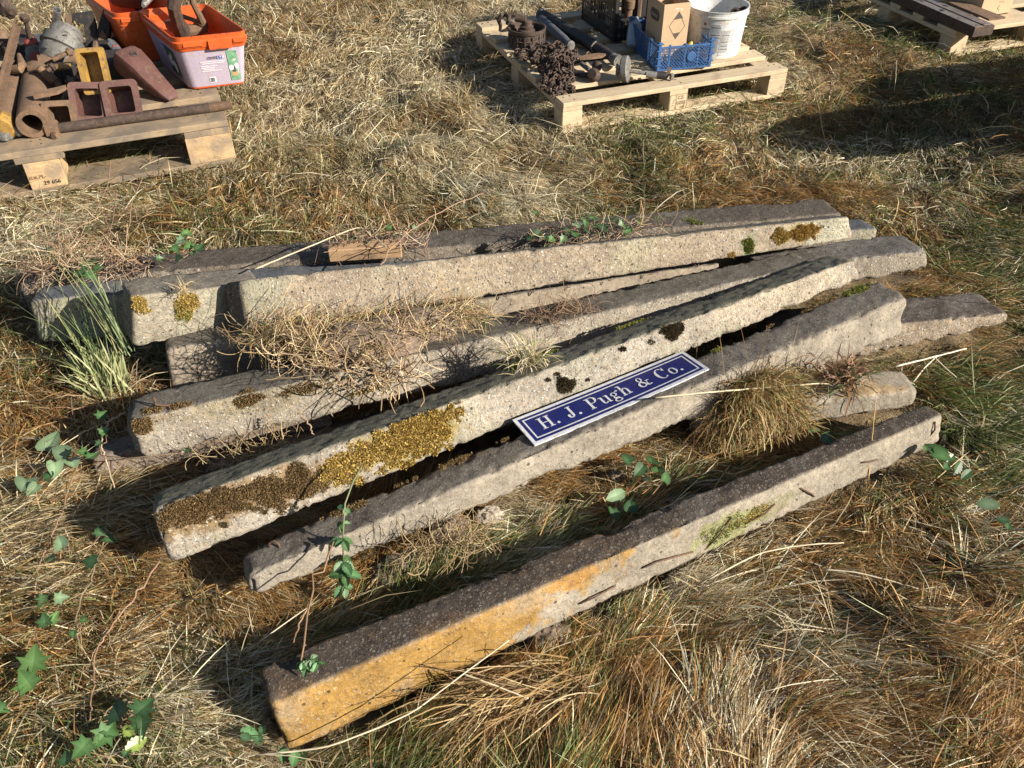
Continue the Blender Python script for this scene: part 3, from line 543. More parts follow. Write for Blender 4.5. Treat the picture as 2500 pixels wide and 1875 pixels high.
    G_['g']=(.68,arc(.28,.46,.22,.20,0,360,.05,.125,28)+arc(.30,-.12,.28,.17,0,360,.06,.11,28)+seg(.18,.30,.14,.13,.06,.10)+seg(.12,.10,.46,.04,.12,.11)+seg(.42,.6,.55,.66,.05)+dot(.59,.63,.065))
    G_['h']=(.78,bar(.12,hr,.12+st*.9,1-.03)+bar(.0,.95,.2,1)+serif(.19,0,.34)+arc(.40,.42,.23,.24,0,165,.06,.145)+bar(.49,hr,.63,.44)+serif(.56,0,.32))
    G_['&']=(1.0,arc(.40,.76,.20,.22,-60,240,.05,.10)+seg(.28,.62,.78,.04,.10,.17)+arc(.36,.25,.30,.27,95,350,.07,.16)+seg(.36,.52,.50,.60,.06)+seg(.66,.20,.80,.46,.05)+bar(.66,.45,.96,.50)+seg(.78,.04,.95,.04,.08))
    G_['C']=(.90,arc(.46,.5,.42,.52,50,310,.05,.19,30)+bar(.75,.66,.80,1.0)+dot(.72,.78,.07))
    G_['o']=(.66,arc(.31,.32,.29,.34,0,360,.05,.145,30))
    G_['.']=(.34,dot(.15,.10,.095))
    G_[' ']=(.42,[])
    txt='H. J. Pugh & Co.'; tot=sum(G_[c][0] for c in txt)+.06*len(txt); cap=.049*(H/.125); sx=(L-2*(a+w_)-.052)/(tot*cap); 
    x=a+w_+.026; y0=H*.5-cap*.42
    for c in txt:
        wdt,ps=G_[c]
        if ps: sheet('full_stop' if c=='.' else 'letter',[[(x+px*cap*sx,y0+py*cap) for px,py in p] for p in ps],mw,.0008)
        x+=(wdt+.06)*cap*sx
    for k in range(7):   # scratches and scuffs through the enamel
        pass
    return root
sign()
# ------------------------------------------------------------------ orange tubs on the left pallet
ORANGE=worn('orange_plastic',(.52,.085,.016),(.58,.105,.02),(.30,.07,.03),14,.42,0,.05,.3,.7); LAV=worn('lavender_label',(.38,.32,.42),(.43,.38,.46),(.40,.32,.32),22,.5,0,.05,.3,.75)
def rrect(w,d,r,n=5):
    P=[]
    for cx,cy,a0 in ((w/2-r,d/2-r,0),(-w/2+r,d/2-r,90),(-w/2+r,-d/2+r,180),(w/2-r,-d/2+r,270)):
        for k in range(n+1): a=R(a0+90*k/n); P.append((cx+r*math.cos(a),cy+r*math.sin(a)))
    return P
def loft(mb,secs,cap0=True,cap1=False):
    """secs: list of lists of 3D points with equal count"""
    n=len(secs[0]); V=[p for s in secs for p in s]; F=[]
    for i in range(len(secs)-1):
        for k in range(n): F.append((i*n+k,i*n+(k+1)%n,(i+1)*n+(k+1)%n,(i+1)*n+k))
    if cap0: F.append(tuple(range(n-1,-1,-1)))
    if cap1: F.append(tuple((len(secs)-1)*n+k for k in range(n)))
    return mb.add(V,F)
def tub(label,c,a,w0,d0,w1,d1,h,z0,lab=True,k=.32):
    root=thing('plastic_tub',label,'tub',(c[0],c[1],z0),a,'orange feed tubs')
    def sec(t,grow=0,z=None): 
        w_=w0+(w1-w0)*t+grow; d_=d0+(d1-d0)*t+grow; return [(x-k*y,y,h*t if z is None else z) for x,y in rrect(w_,d_,.035)]
    b=MB(); loft(b,[sec(0,-.02,0),sec(.02),sec(.74),sec(.74,.010,h*.745),sec(.80,.010),sec(.80,.018,h*.80),sec(.90,.020),sec(.92,.008,h*.925),sec(1,.004),sec(1,-.006,h),sec(.9,-.010),sec(.03,-.008,.006)],True,True)
    shade_auto(b.build('tub_body',ORANGE,root,local=True),40)
    g=MB()   # catch tabs under the rim on the front
    wf=w0+(w1-w0)*.85; df=(d0+(d1-d0)*.85)/2+.012
    xo=k*df; g.box((xo+.03,-df,h*.83),(.10,.012,h*.17),None,.003); g.box((xo-.085,-df+.002,h*.87),(.085,.010,h*.085),None,.002); g.box((xo+.115,-df+.002,h*.87),(.05,.010,h*.085),None,.002)
    g.build('rim_catch',ORANGE,root,local=True)
    if lab:
        # printed label: a wrap just proud of the wall, front and left side
        b=MB(); S1=[sec(.05,.0016),sec(.735,.0016)]; loft(b,S1,False,False); shade_auto(b.build('label_wrap',LAV,root,local=True),40)
    return root
t1c=(P1w(0,0,0)*0)
TA=R(17.5); fl=np.array([-1.475,3.93]); TD=np.array([-math.sin(TA),math.cos(TA)])-.32*np.array([math.cos(TA),math.sin(TA)]); ce=fl+np.array([math.cos(TA),math.sin(TA)])*.125+TD*.2
TUB1=tub('orange tub with pale lilac printed label, rusty casting sticking out of it',tuple(ce),TA,.25,.40,.315,.48,.25,.199)
t2=ce+TD*.455-np.array([math.cos(TA),math.sin(TA)])*.13
TUB2=tub('orange tub standing behind the labelled one, mostly in its shade',tuple(t2),R(20),.25,.39,.30,.44,.245,.199,False)
def tubface():
    """frame of the labelled tub's front wall: origin bottom left, reading direction, up"""
    c,s=math.cos(TA),math.sin(TA); exx=np.array([c,s,0]); n_=np.array([s,-c,0]); C0=np.array([ce[0],ce[1],.199]); h=.245
    b0=C0+n_*.2005+ez*0; b1=C0+n_*.2405+ez*.25; up=(b1-b0)/np.linalg.norm(b1-b0); return b0+n_*.0016,exx,up
fo,fx,fu=tubface(); fo=fo+fx*.066; 
def panel(name,x0,y0,x1,y1,m,root,lift=.001,o=None,ax=None,ay=None):
    o=fo if o is None else o; ax=fx if ax is None else ax; ay=fu if ay is None else ay
    n_=np.cross(ax,ay); return mesh(name,[o+ax*x+ay*y+n_*lift for x,y in ((x0,y0),(x1,y0),(x1,y1),(x0,y1))],[(0,1,2,3)],m,root)
WHT=plain('white_print',(.72,.72,.72),.5,0,.04); NAVY=plain('navy_print',(.03,.09,.35),.5); DGR=plain('dark_print',(.07,.075,.08),.6); GRN=worn('green_print',(.10,.25,.12),(.22,.42,.28),None,40,.5)
panel('picture',.062,.03,.106,.172,GRN,TUB1,.0012)
b=MB(); 
def flat(poly,lift,o=None,ax=None,ay=None):
    o=fo if o is None else o; ax=fx if ax is None else ax; ay=fu if ay is None else ay; n_=np.cross(ax,ay); return [o+ax*x+ay*y+n_*lift for x,y in poly]
def disc(cx,cy,rx,ry,n=14): return [(cx+rx*math.cos(2*math.pi*k/n),cy+ry*math.sin(2*math.pi*k/n)) for k in range(n)]
for cx,cy,rx,ry in ((.072,.092,.012,.012),(.096,.098,.010,.014),(.090,.128,.007,.005)): V=flat(disc(cx,cy,rx,ry),.0016); b.add(V,[tuple(range(len(V)))])
V=flat([(.098,.06),(.101,.06),(.102,.095),(.097,.095)],.0017); b.add(V,[(0,1,2,3)]); b.build('picture_sheep',WHT,TUB1)
b=MB()
V=flat([(.074,.052),(.092,.05),(.097,.07),(.070,.072)],.002); b.add(V,[(0,1,2,3)]); b.build('picture_tub',plain('peach_print',(.70,.30,.15),.5),TUB1)
b=MB()
for cx,cy,rx,ry in ((.082,.075,.009,.007),(.086,.09,.004,.009),(.103,.165,.003,.003)): V=flat(disc(cx,cy,rx,ry),.0023); b.add(V,[tuple(range(len(V)))])
b.build('picture_heads',DGR,TUB1)
panel('logo_box',.018,.139,.041,.154,NAVY,TUB1,.0012); text('logo_text','LYX',.0165,fo+fx*.0195+fu*.1412,fx,fu,WHT,TUB1,off=.0016); text('logo_text','CRYSTA',.0165,fo+fx*-.026+fu*.1412,fx,fu,DGR,TUB1,off=.0014,space=.82)
PALEPR=plain('pale_print',(.70,.62,.66),.5); BRNPR=plain('faded_print',(.50,.40,.36),.6)
panel('barcode_panel',-.034,.028,-.006,.056,WHT,TUB1,.0012)
b=MB(); x=-.031; rr=random.Random(3)
while x<-.011: 
    wd_=rr.choice((.0007,.0012,.0016)); V=flat([(x,.031),(x+wd_,.031),(x+wd_,.053),(x,.053)],.0018); b.add(V,[(0,1,2,3)]); x+=wd_+rr.choice((.0008,.0012))
b.build('barcode_bars',DGR,TUB1)
b=MB()
for k,(x0,x1,y) in enumerate([(-.06,.05,.128),(-.055,.045,.120),(-.06,.01,.108),(-.06,.0,.100),(-.055,-.005,.092),(-.06,.03,.084)]): V=flat([(x0,y),(x1,y),(x1,y+.0035),(x0,y+.0035)],.0012); b.add(V,[(0,1,2,3)])
b.build('small_print',PALEPR,TUB1)
# left side print (in shade)
c_,s_=math.cos(TA),math.sin(TA); C0=np.array([ce[0],ce[1],.199]); lx=-np.array([TD[0],TD[1],0])/np.linalg.norm(TD); nl=np.cross(lx,ez); b0=C0+nl*.120; b1=C0+nl*.151+ez*.25; lu=(b1-b0)/np.linalg.norm(b1-b0); b0=b0+nl*.0016
panel('side_picture',-.02,.04,.11,.165,plain('dark_green_print',(.06,.10,.06),.5),TUB1,.0012,b0,lx,lu)
b=MB()
for cx,cy,rx,ry in ((.02,.10,.03,.025),(.07,.085,.02,.03),(.045,.13,.012,.014)): V=flat(disc(cx,cy,rx,ry),.0018,b0,lx,lu); b.add(V,[tuple(range(len(V)))])
b.build('side_sheep',WHT,TUB1)
panel('side_logo',-.085,.135,-.03,.155,NAVY,TUB1,.0012,b0,lx,lu)
text('side_logo_text','CRYSTALYX',.012,b0+lx*-.084+lu*.1405,lx,lu,WHT,TUB1,off=.0016,space=.75)
# ------------------------------------------------------------------ scrap iron
RUST=worn('rust',(.11,.07,.045),(.18,.115,.072),(.22,.12,.06),22,.85,.15,.5); DRUST=worn('dark_rust',(.042,.030,.025),(.085,.058,.044),(.12,.07,.045),24,.8,.25,.5); MAROON=worn('maroon_paint',(.075,.034,.03),(.125,.055,.046),(.12,.075,.05),16,.6,.0,.3); YEL=worn('yellow_paint',(.20,.12,.035),(.38,.225,.04),(.15,.09,.05),15,.55,0,.3)
BLK=worn('black_paint',(.012,.011,.013),(.024,.022,.024),(.07,.045,.03),18,.7,.0,.3); STEEL=worn('grey_steel',(.30,.29,.27),(.42,.41,.39),(.15,.12,.1),20,.5,.6,.3); ALU=worn('bright_steel',(.55,.54,.53),(.68,.67,.66),(.3,.28,.26),18,.32,.85,.2); CASTG=worn('grey_casting',(.12,.115,.105),(.20,.195,.18),(.08,.07,.06),20,.7,.3,.4)
REDP=plain('red_paint',(.28,.06,.045),.55); BLUEGR=worn('blue_grey_steel',(.05,.06,.075),(.09,.10,.12),(.06,.05,.045),16,.7,.0,.3)
def one(name,label,cat,mb,m,ang=35,group=None):
    o=mb.build(name,m); V=np.concatenate(mb.V); c=(V.min(0)+V.max(0))/2; c[2]=V.min(0)[2]
    me=o.data; me.transform(Matrix.Translation(-Vector(c))); o.location=c; shade_auto(o,ang); return tag(o,label,cat,group)
def multi(name,label,cat,parts,group=None,ang=35):
    V=np.concatenate([np.concatenate(mb.V) for _,mb,_ in parts]); c=(V.min(0)+V.max(0))/2; c[2]=V.min(0)[2]
    r=thing(name,label,cat,tuple(c),0,group)
    for n_,mb,m in parts: shade_auto(mb.build(n_,m,r),ang)
    return r
zd=.199
# long threaded bar
a=at(128,315,zd+.022); b_=at(510,263,zd+.022); c2=at(566,255,zd+.022); d=(b_-a)/np.linalg.norm(b_-a)
th=[]; L=np.linalg.norm(c2-b_); k=0
while k*.0022<L: th.append((.0205 if k%2 else .0185,k*.0022)); k+=1
hb=MB().lathe([(.036,-.026),(.037,-.022),(.037,.022),(.036,.026)],a,d,6)
multi('threaded_bar','long rusty bar with nut head and threaded end along the front of the left pallet','bar',[('bar_shaft',MB().tube([a,(a+b_)/2,b_],.0205,20),DRUST),('thread',MB().lathe(th,b_,d,20),RUST),('head',hb,RUST),('cross_screw',MB().tube([at(128,327,zd+.012),at(140,331,zd+.012)],[.011,.011],12).lathe([(.012,0),(.012,.006),(.007,.006)],at(133,333,zd+.012),(-.2,-1,.1),12),RUST)])
# open pipe with ragged break
def pipe(a,b,ro,ri,seg=28):
    a=np.array(a);b=np.array(b); L=np.linalg.norm(b-a); return MB().lathe([(ro*.98,0),(ro,.004),(ro,L*.3),(ro*1.0,L*.7),(ro,L),(ri,L),(ri,0)],a,(b-a)/L,seg,True)
one('steel_pipe','thick walled rusty pipe pointing its open end over the pallet edge','pipe',pipe(at(78,303,zd+.062),at(90,180,zd+.062),.060,.040),RUST)
a=at(6,300,zd+.052); b_=at(40,190,zd+.055)
d=(b_-a)/np.linalg.norm(b_-a)
multi('steel_pipe','rusty tube with a chunky yellow painted end cap at the left edge','pipe',[('pipe_wall',MB().tube([a,(a+b_)/2,b_],.05,24),RUST),('yellow_cap',MB().lathe([(.045,-.075),(.056,-.06),(.058,-.03),(.054,0),(.052,.012)],a,d,9),YEL),('collar',MB().lathe([(.053,0),(.058,.006),(.058,.03),(.053,.036)],b_,d,20),RUST)])
# box sockets
def socket(c,ax,up,w_,h_,dep,wall,taper=.7,r=.018):
    """hollow square nose: mouth at c facing along ax (towards the viewer), tapering away behind"""
    ax=np.array(ax,float);ax/=np.linalg.norm(ax); B=basis(np.cross(np.array(up,float),ax),up); c=np.array(c)
    def sec(w2,h2,back,rr): return [c+B[:,0]*x+B[:,1]*y-ax*back for x,y in rrect(w2,h2,rr,3)]
    b=MB(); loft(b,[sec(w_*taper,h_*taper,dep,r*.7),sec(w_*(taper+.2),h_*(taper+.2),dep*.5,r),sec(w_,h_,dep*.1,r),sec(w_,h_,0,r),sec(w_-2*wall,h_-2*wall,0,r*.6),sec((w_-2*wall)*.8,(h_-2*wall)*.8,dep*.7,r*.5)],True,True); return b
n1=np.array([.42,-.85,.35])
one('tooth_socket','left one of two maroon square digger tooth sockets standing side by side','digger tooth',socket(at(216,250,zd+.085),(.30,-.86,.42),(-.02,.42,.9),.148,.165,.15,.026),MAROON,group='square digger tooth sockets')
one('tooth_socket','right one of two maroon square digger tooth sockets, nearer the lilac tub','digger tooth',socket(at(296,243,zd+.085),(.25,-.86,.42),(-.10,.42,.9),.150,.160,.15,.026),MAROON,group='square digger tooth sockets')
multi('tooth_socket','yellow painted tooth socket standing upright behind the maroon pair','digger tooth',[('socket_body',socket(at(226,174,zd+.19),(.22,-.93,.28),(-.06,.3,.95),.108,.185,.12,.017,.8,.012),YEL),('rusty_side',MB().box(at(250,168,zd+.13),(.02,.09,.22),rotz(.35)@np.array([[1,0,0],[0,1,0],[0,0,1]]),.004),RUST)],group='square digger tooth sockets')
one('broken_socket','broken rusty square socket between the open pipe and the maroon sockets','digger tooth',socket(at(145,283,zd+.062),(.30,-.88,.36),(-.05,.38,.92),.125,.122,.16,.022,.85,.016),RUST,group='square digger tooth sockets')
# maroon ripper tooth
def ripper():
    a=at(305,140,zd+.14); b_=at(424,241,zd+.012); ax=b_-a; L=np.linalg.norm(ax); ax/=L; B=basis(ax,(0,0,1)); s=B[:,2]; u=B[:,1]
    def sec(t,w_,h_,off=0): c=a+ax*L*t+u*off; return [c+s*x+u*y for x,y in rrect(w_,h_,min(w_,h_)*.25,2)]
    b=MB(); loft(b,[sec(0,.12,.10),sec(.12,.13,.115),sec(.35,.115,.10,.0),sec(.55,.10,.07,-.004),sec(.8,.085,.045,-.004),sec(.95,.07,.022,.0),sec(1.0,.05,.008,.0)],True,True); return b,a,ax,u,s
b,a,ax,u,s=ripper(); hole=MB().lathe([(.017,0),(.014,.004),(.001,-.02)],a+ax*.055+u*.0565,u,12)
multi('ripper_tooth','long maroon pointed ripper tooth lying in front of the lilac tub','digger tooth',[('tooth_body',b,MAROON),('pin_hole',hole,BLK)])
# black blades
def blade(poly,z0,name,label,m,th=.022,tilt=0,parts=()):
    """upright flat iron cut to an outline given in the picture, standing at its own distance"""
    base=at(*poly['base'],z0); n_=np.array([.15,-.97,.18+tilt]); n_/=np.linalg.norm(n_)
    def onp(px,py): d_=fwd+crt*(px-1250)/FPX-cup*(py-937.5)/FPX; o_=np.array([0,0,CH]); t=((base-o_)@n_)/(d_@n_); return o_+d_*t
    def pr(pp,thk,off=0): V=[onp(*q)+n_*off for q in pp]; n=len(V); return MB().add(V+[v-n_*thk for v in V],[tuple(range(n)),tuple(range(2*n-1,n-1,-1))]+[(i,n+i,n+(i+1)%n,(i+1)%n) for i in range(n)])
    P=[('blade_plate',pr(poly['o'],th),m)]+[(nm,pr(pp,t_,off),mm) for nm,pp,t_,off,mm in parts]
    return multi(name,label,'digger tooth',P)
blade(dict(base=(230,150),o=[(172,40),(176,34),(222,27),(233,62),(237,122),(213,122),(203,60),(178,50)]),zd,'curved_blade','black curved blade standing up behind the grey casting',BLK,.03,parts=[('rusty_knob',[(160,40),(163,36),(174,36),(176,50),(170,62),(163,58)],.03,.004,RUST)])
blade(dict(base=(255,150),o=[(252,22),(270,32),(266,82),(262,126),(240,132),(232,116),(238,70)]),zd,'wedge_tooth','black wedge shaped blade with a rusty broken tip beside the orange tubs',BLK,.05,parts=[('rusty_tip',[(249,71),(262,90),(263,104),(250,126),(231,124),(239,100)],.05,.008,RUST)])
# grey casting
a=at(150,118,zd+.105); d=np.array([.25,.55,.55]); d/=np.linalg.norm(d)
g=MB().lathe([(.03,-.085),(.070,-.075),(.085,-.05),(.088,-.01),(.080,.0),(.092,.006),(.092,.05),(.078,.055),(.074,.085),(.055,.11),(.02,.118)],a,d,26)
multi('gear_housing','round grey cast gear housing lying among the scrap behind the yellow block','machine part',[('housing',g,CASTG),('emblem',MB().tube([at(150,80,.43)+d*0,at(158,76,.435),at(168,80,.43),at(162,87,.425),at(152,86,.425)],.004,6),CASTG)])
# upright silver tube, bolt, coupling
a=at(133,82,zd+.12); b_=at(140,24,zd+.245); dd=(b_-a)/np.linalg.norm(b_-a)
multi('silver_tube','bright slotted silver tube leaning upright at the back of the scrap','tube',[('tube_wall',pipe(a,b_,.0185,.0155,20),ALU),('slot',MB().box((a*.55+b_*.45)+np.array([-.004,-.0185,0]),(.004,.003,.06),None,.0005),BLK)])
a=at(74,95,zd+.13); b_=at(62,50,zd+.225); dd=(b_-a)/np.linalg.norm(b_-a); e_=at(58,36,zd+.25)
multi('coupling','grey coupling with red painted collars and a square headed bolt standing in it','machine part',[('bolt',MB().tube([a,b_],[.013,.010],12),DRUST),('bolt_head',MB().lathe([(.019,0),(.021,.003),(.021,.024),(.018,.027)],b_,dd,6),DRUST),
 ('collar',MB().lathe([(.02,-.0),(.03,.004),(.03,.022),(.024,.03),(.016,.04)],at(77,108,zd+.10),dd,18),REDP),('coupling_body',MB().lathe([(.028,-.06),(.040,-.055),(.047,-.04),(.047,-.01),(.038,.0),(.034,.02),(.025,.03)],at(83,128,zd+.07),np.array([-.25,.3,.9]),22),CASTG),('lower_ring',MB().lathe([(.022,0),(.030,.003),(.030,.012),(.022,.015)],at(90,143,zd+.055),np.array([.35,-.75,.5]),18),REDP)])
one('short_pipe','short rusty pipe lying crosswise behind the yellow block','pipe',pipe(at(96,151,zd+.075),at(185,140,zd+.075),.034,.027,22),RUST)
multi('yellow_block','yellow topped square steel block in the middle of the scrap','machine part',[('block_body',MB().box(at(150,185,zd+.045),(.125,.11,.09),rotz(.2),.006),BLK),('yellow_top',MB().box(at(144,164,zd+.094)+np.array([-.006,.0,0]),(.105,.055,.012),rotz(.15),.003),YEL)])
one('ring_nut','small rusty ring nut lying beside the grey housing','nut',MB().lathe([(.023,0),(.023,.02),(.011,.02),(.011,0)],at(112,97,zd+.10),np.array([.2,-.8,.55]),16,True),RUST)
one('brass_ring','tiny yellowish ring under the ring nut','nut',MB().lathe([(.012,0),(.012,.012),(.006,.012),(.006,0)],at(114,113,zd+.07),np.array([.2,-.8,.55]),12,True),YEL)
one('short_rod','stubby rusty rod lying across the two pipes','rod',MB().tube([at(72,169,zd+.13),at(104,170,zd+.13)],.0165,14),RUST)
a=[(50,140,.11),(48,155,.12),(55,165,.125),(60,163,.13)]
one('iron_hook','rusty iron hook lying over the far ends of the two pipes','hook',MB().tube([at(46,134,zd+.16),at(50,148,zd+.15),at(55,162,zd+.14),at(48,168,zd+.135),at(30,170,zd+.13),at(14,170,zd+.12),at(10,175,zd+.11)],[.010,.016,.022,.02,.018,.014,.009],12),RUST)
one('angle_iron','long thin rusty angle iron leaning diagonally at the left edge','bar',MB().prism([(0,0),(.03,0),(.03,.004),(.004,.004),(.004,.03),(0,.03)],at(38,63,zd+.20),(.9,.2,0),(0.1,-.1,.95),at(-22,300,zd+.13)-at(38,63,zd+.20)),RUST)
one('angle_iron','second angle iron beneath the first one at the left edge','bar',MB().prism([(0,0),(.026,0),(.026,.004),(.004,.004),(.004,.026),(0,.026)],at(29,112,zd+.16),(.9,.2,0),(0.1,-.1,.95),at(-15,240,zd+.12)-at(29,112,zd+.16)),RUST)
one('flat_key','flat rusty lever with a hooked end lying over the open pipe','lever',MB().prism([(0,0),(.10,.0),(.13,.015),(.135,.03),(.10,.028),(0,.026)],at(84,243,zd+.128),(.86,.42,.05),(-.25,.75,.35),(0,0,.014)),RUST)
one('stub_axle','knobbly rusty stub with a threaded end leaning on the yellow block','machine part',MB().lathe([(.008,0),(.012,.002),(.012,.05),(.022,.055),(.024,.085),(.016,.095),(.016,.13),(.008,.135)],at(158,222,zd+.05),at(122,190,zd+.11)-at(158,222,zd+.05),12),RUST)
multi('clevis_bracket','rusty two eared bracket in front of the yellow block','bracket',[('ear',MB().box(at(172,203,zd+.06),(.016,.085,.045),rotz(.5),.004),RUST),('ear',MB().box(at(180,205,zd+.06),(.016,.085,.040),rotz(.5),.004),RUST),('bridge',MB().box(at(174,197,zd+.035),(.06,.07,.02),rotz(.5),.004),RUST),('ear',MB().box(at(192,196,zd+.058),(.014,.06,.036),rotz(.6),.004),RUST)])
multi('silver_can','silver aerosol sized cylinder with red marks behind the ripper tooth','cylinder',[('can_wall',MB().tube([at(272,106,zd+.12),at(304,139,zd+.08)],[.020,.020],18),ALU),('can_nozzle',MB().tube([at(267,100,zd+.125),at(272,106,zd+.12)],[.013,.015],12),CASTG),('red_mark',MB().box(at(280,112,zd+.135),(.018,.014,.006),rotz(.6),.001),REDP)])
def lump(c,r,seed,mat,name,label,cat):
    bm=bmesh.new(); bmesh.ops.create_icosphere(bm,subdivisions=3,radius=1); V=np.array([v.co[:] for v in bm.verts]); F=[[v.index for v in f.verts] for f in bm.faces]; bm.free()
    k=.65+.7*fbm(V*2.2+seed,seed,4); V=V*k[:,None]*np.array(r); V[:,2]-=V[:,2].min(); return one(name,label,cat,MB().add(V+np.array(c),F),mat,25)
lump(at(14,344,zd),(.035,.03,.022),4,CASTG,'slag_lump','rough grey lump at the front left corner of the scrap','metal lump')
lump(at(52,334,zd),(.024,.03,.028),9,CASTG,'stone_chip','small greyish pink chip beside the open pipe','stone')
lump(at(8,130,zd),(.06,.06,.06),15,RUST,'rusty_knuckle','rusty knuckle behind the angle irons at the left edge','machine part')
lump(at(24,48,zd+.05),(.05,.03,.05),21,DRUST,'dark_shackle','dark lumpy shackle at the far left of the scrap','machine part')
one('flat_plate','dark grey plate under the scrap behind the coupling','plate',MB().box(at(95,100,zd+.02),(.26,.20,.012),rotz(.35),.003),BLUEGR)
one('black_box_part','black block hidden behind the ripper tooth','machine part',MB().box(at(285,165,zd+.06),(.16,.17,.12),rotz(.25),.01),BLK)
one('black_box_part','black block behind the yellow tooth socket','machine part',MB().box(at(262,128,zd+.05),(.12,.14,.10),rotz(.35),.01),BLK)
one('dark_casting','dark casting beneath the coupling at the back left','machine part',MB().box(at(50,115,zd+.04),(.14,.18,.08),rotz(.35),.012),BLK)
one('dark_casting','dark rusty casting between the coupling and yellow block','machine part',MB().box(at(118,205,zd+.03),(.12,.20,.06),rotz(.45),.012),DRUST)

# small rusty odds and ends filling the gaps of the scrap
rr=random.Random(21)
ODD=[('bolt','rusty bolt among the scrap beside the coupling',118,128,.08),('bolt','stubby bolt between the grey housing and the pipes',112,176,.09),('link_plate','small flat rusty link near the broken socket',188,222,.03),('pin','short pin lying behind the broken socket',160,238,.08),('spring_piece','bent rusty strip behind the maroon sockets',196,206,.03),('bolt','headed bolt on top of the short crosswise pipe',150,136,.12),('link_plate','rusty plate by the yellow socket',208,140,.04),('pin','rusty pin at the left edge above the tube',26,148,.14),('bolt','dark bolt at the far left behind the angle irons',18,100,.10),('link_plate','curved rusty lug left of the coupling',52,100,.06)]
for k,(n0,lb,px,py,z) in enumerate(ODD):
    c=at(px,py,zd+z); a=rr.uniform(0,3.1); d=np.array([math.cos(a),math.sin(a),rr.uniform(-.3,.5)]); m=rr.choice((RUST,DRUST,DRUST))
    if n0=='bolt': one(n0,lb,'bolt',MB().tube([c-d*.04,c+d*.03],.011,10).lathe([(.018,.03),(.02,.032),(.02,.046),(.017,.048)],c,d,6),m)
    elif n0=='pin': one(n0,lb,'pin',MB().lathe([(.010,-.05),(.014,-.046),(.014,.03),(.02,.033),(.02,.04),(.012,.043)],c,d,12),m)
    else: one(n0,lb,'plate',MB().prism([(0,0),(.05,-.008),(.085,.01),(.08,.035),(.03,.04),(0,.028)],c,d,np.cross(d,[0,0,1])+[0,0,.3],(0,0,.012)),m)
# casting standing in tub
tb=np.array([ce[0],ce[1],.30])
def onv(px,py,z): return at(px,py,z)
c1=[at(412,62,.40),at(421,22,.50),at(440,-30,.60)]
multi('iron_bracket','brown forked iron casting sticking up out of the labelled orange tub','machine part',[
 ('bracket_arm',MB().tube([at(445,78,.36),at(432,50,.43),at(424,18,.50),at(432,-30,.58)],[.045,.032,.03,.035],8),DRUST),
 ('bracket_arm',MB().tube([at(500,66,.37),at(488,40,.43),at(470,5,.50),at(462,-30,.57)],[.02,.016,.014,.014],8),RUST),
 ('bracket_base',MB().tube([at(438,72,.37),at(470,75,.36),at(504,66,.37)],[.03,.028,.022],10),RUST),
 ('bracket_rib',MB().tube([at(445,40,.42),at(470,48,.41),at(495,62,.385)],[.012,.01,.01],8),RUST)])
one('iron_lug','rusty lug leaning inside the labelled orange tub','machine part',MB().tube([at(410,52,.41),at(416,62,.39),at(424,72,.37)],[.018,.024,.022],10),RUST)
one('grey_rod','grey round ended rod resting on the rims of the two orange tubs','rod',MB().tube([at(350,14,.455),at(353,9,.458),at(372,-12,.48),at(420,-70,.53)],[.010,.0155,.0155,.0155],14),STEEL)
one('tub_scrap','dark scrap iron filling the rear orange tub','scrap',MB().tube([at(285,-8,.40),at(330,2,.41),at(350,-30,.41)],[.05,.06,.05],10),DRUST)
# ------------------------------------------------------------------ goods on the middle pallet
zp=.144
# drum with shackle
dc=at(1286,65,zp+.098)
def drum():
    r=thing('cable_drum','rusty cast drum with pockets round its rim standing at the pallet corner','drum',(dc[0],dc[1],zp))
    prof=[(.070,0),(.094,.004),(.098,.014),(.092,.020),(.092,.040),(.099,.046),(.092,.052),(.092,.074),(.100,.080),(.102,.096),(.096,.098),(.088,.092),(.080,.05),(.03,.045)]
    prof=[(a_,b_-.098) for a_,b_ in prof]; shade_auto(MB().lathe(prof,(dc[0],dc[1],dc[2]),(0,0,1),36).build('rim',DRUST,r),30)
    pk=MB()
    for row,z in ((0,-.068),(1,-.035)):
        for k in range(14):
            a=2*math.pi*(k+row*.5)/14; c=np.array([dc[0]+.0925*math.cos(a),dc[1]+.0925*math.sin(a),dc[2]+z]); pk.lathe([(.012,0),(.013,.002),(.009,.004)],c,(math.cos(a),math.sin(a),0),8)
    pk.build('chain_pocket',BLK,r)
    rb=MB()
    for k in range(14):
        a=2*math.pi*(k+.25)/14; c=np.array([dc[0]+.096*math.cos(a),dc[1]+.096*math.sin(a),dc[2]-.052]); rb.box(c,(.006,.010,.05),rotz(a),.002)
    rb.build('rim_rib',DRUST,r)
    shade_auto(MB().lathe([(.045,-.055),(.045,-.015),(.034,-.01),(.036,.004),(.028,.008),(.026,.03),(.020,.034)],dc,(.05,.0,1),20).build('hub',DRUST,r),30)
    shade_auto(MB().tube([dc+[-.005,-.01,.04],dc+[-.06,-.0,.045]],[.021,.019],12).build('cross_pin',DRUST,r),40)
    return r
drum()
sh=[at(1222,62,.19)+[0,0,0],at(1217,48,.245),at(1224,38,.265),at(1234,34,.27),at(1243,41,.265),at(1242,52,.25),at(1238,58,.235)]
one('shackle','dark curved shackle hanging over the left side of the drum','shackle',MB().tube([at(1221,74,.150),*sh],[.008,.010,.012,.013,.013,.012,.011,.010],12),DRUST)
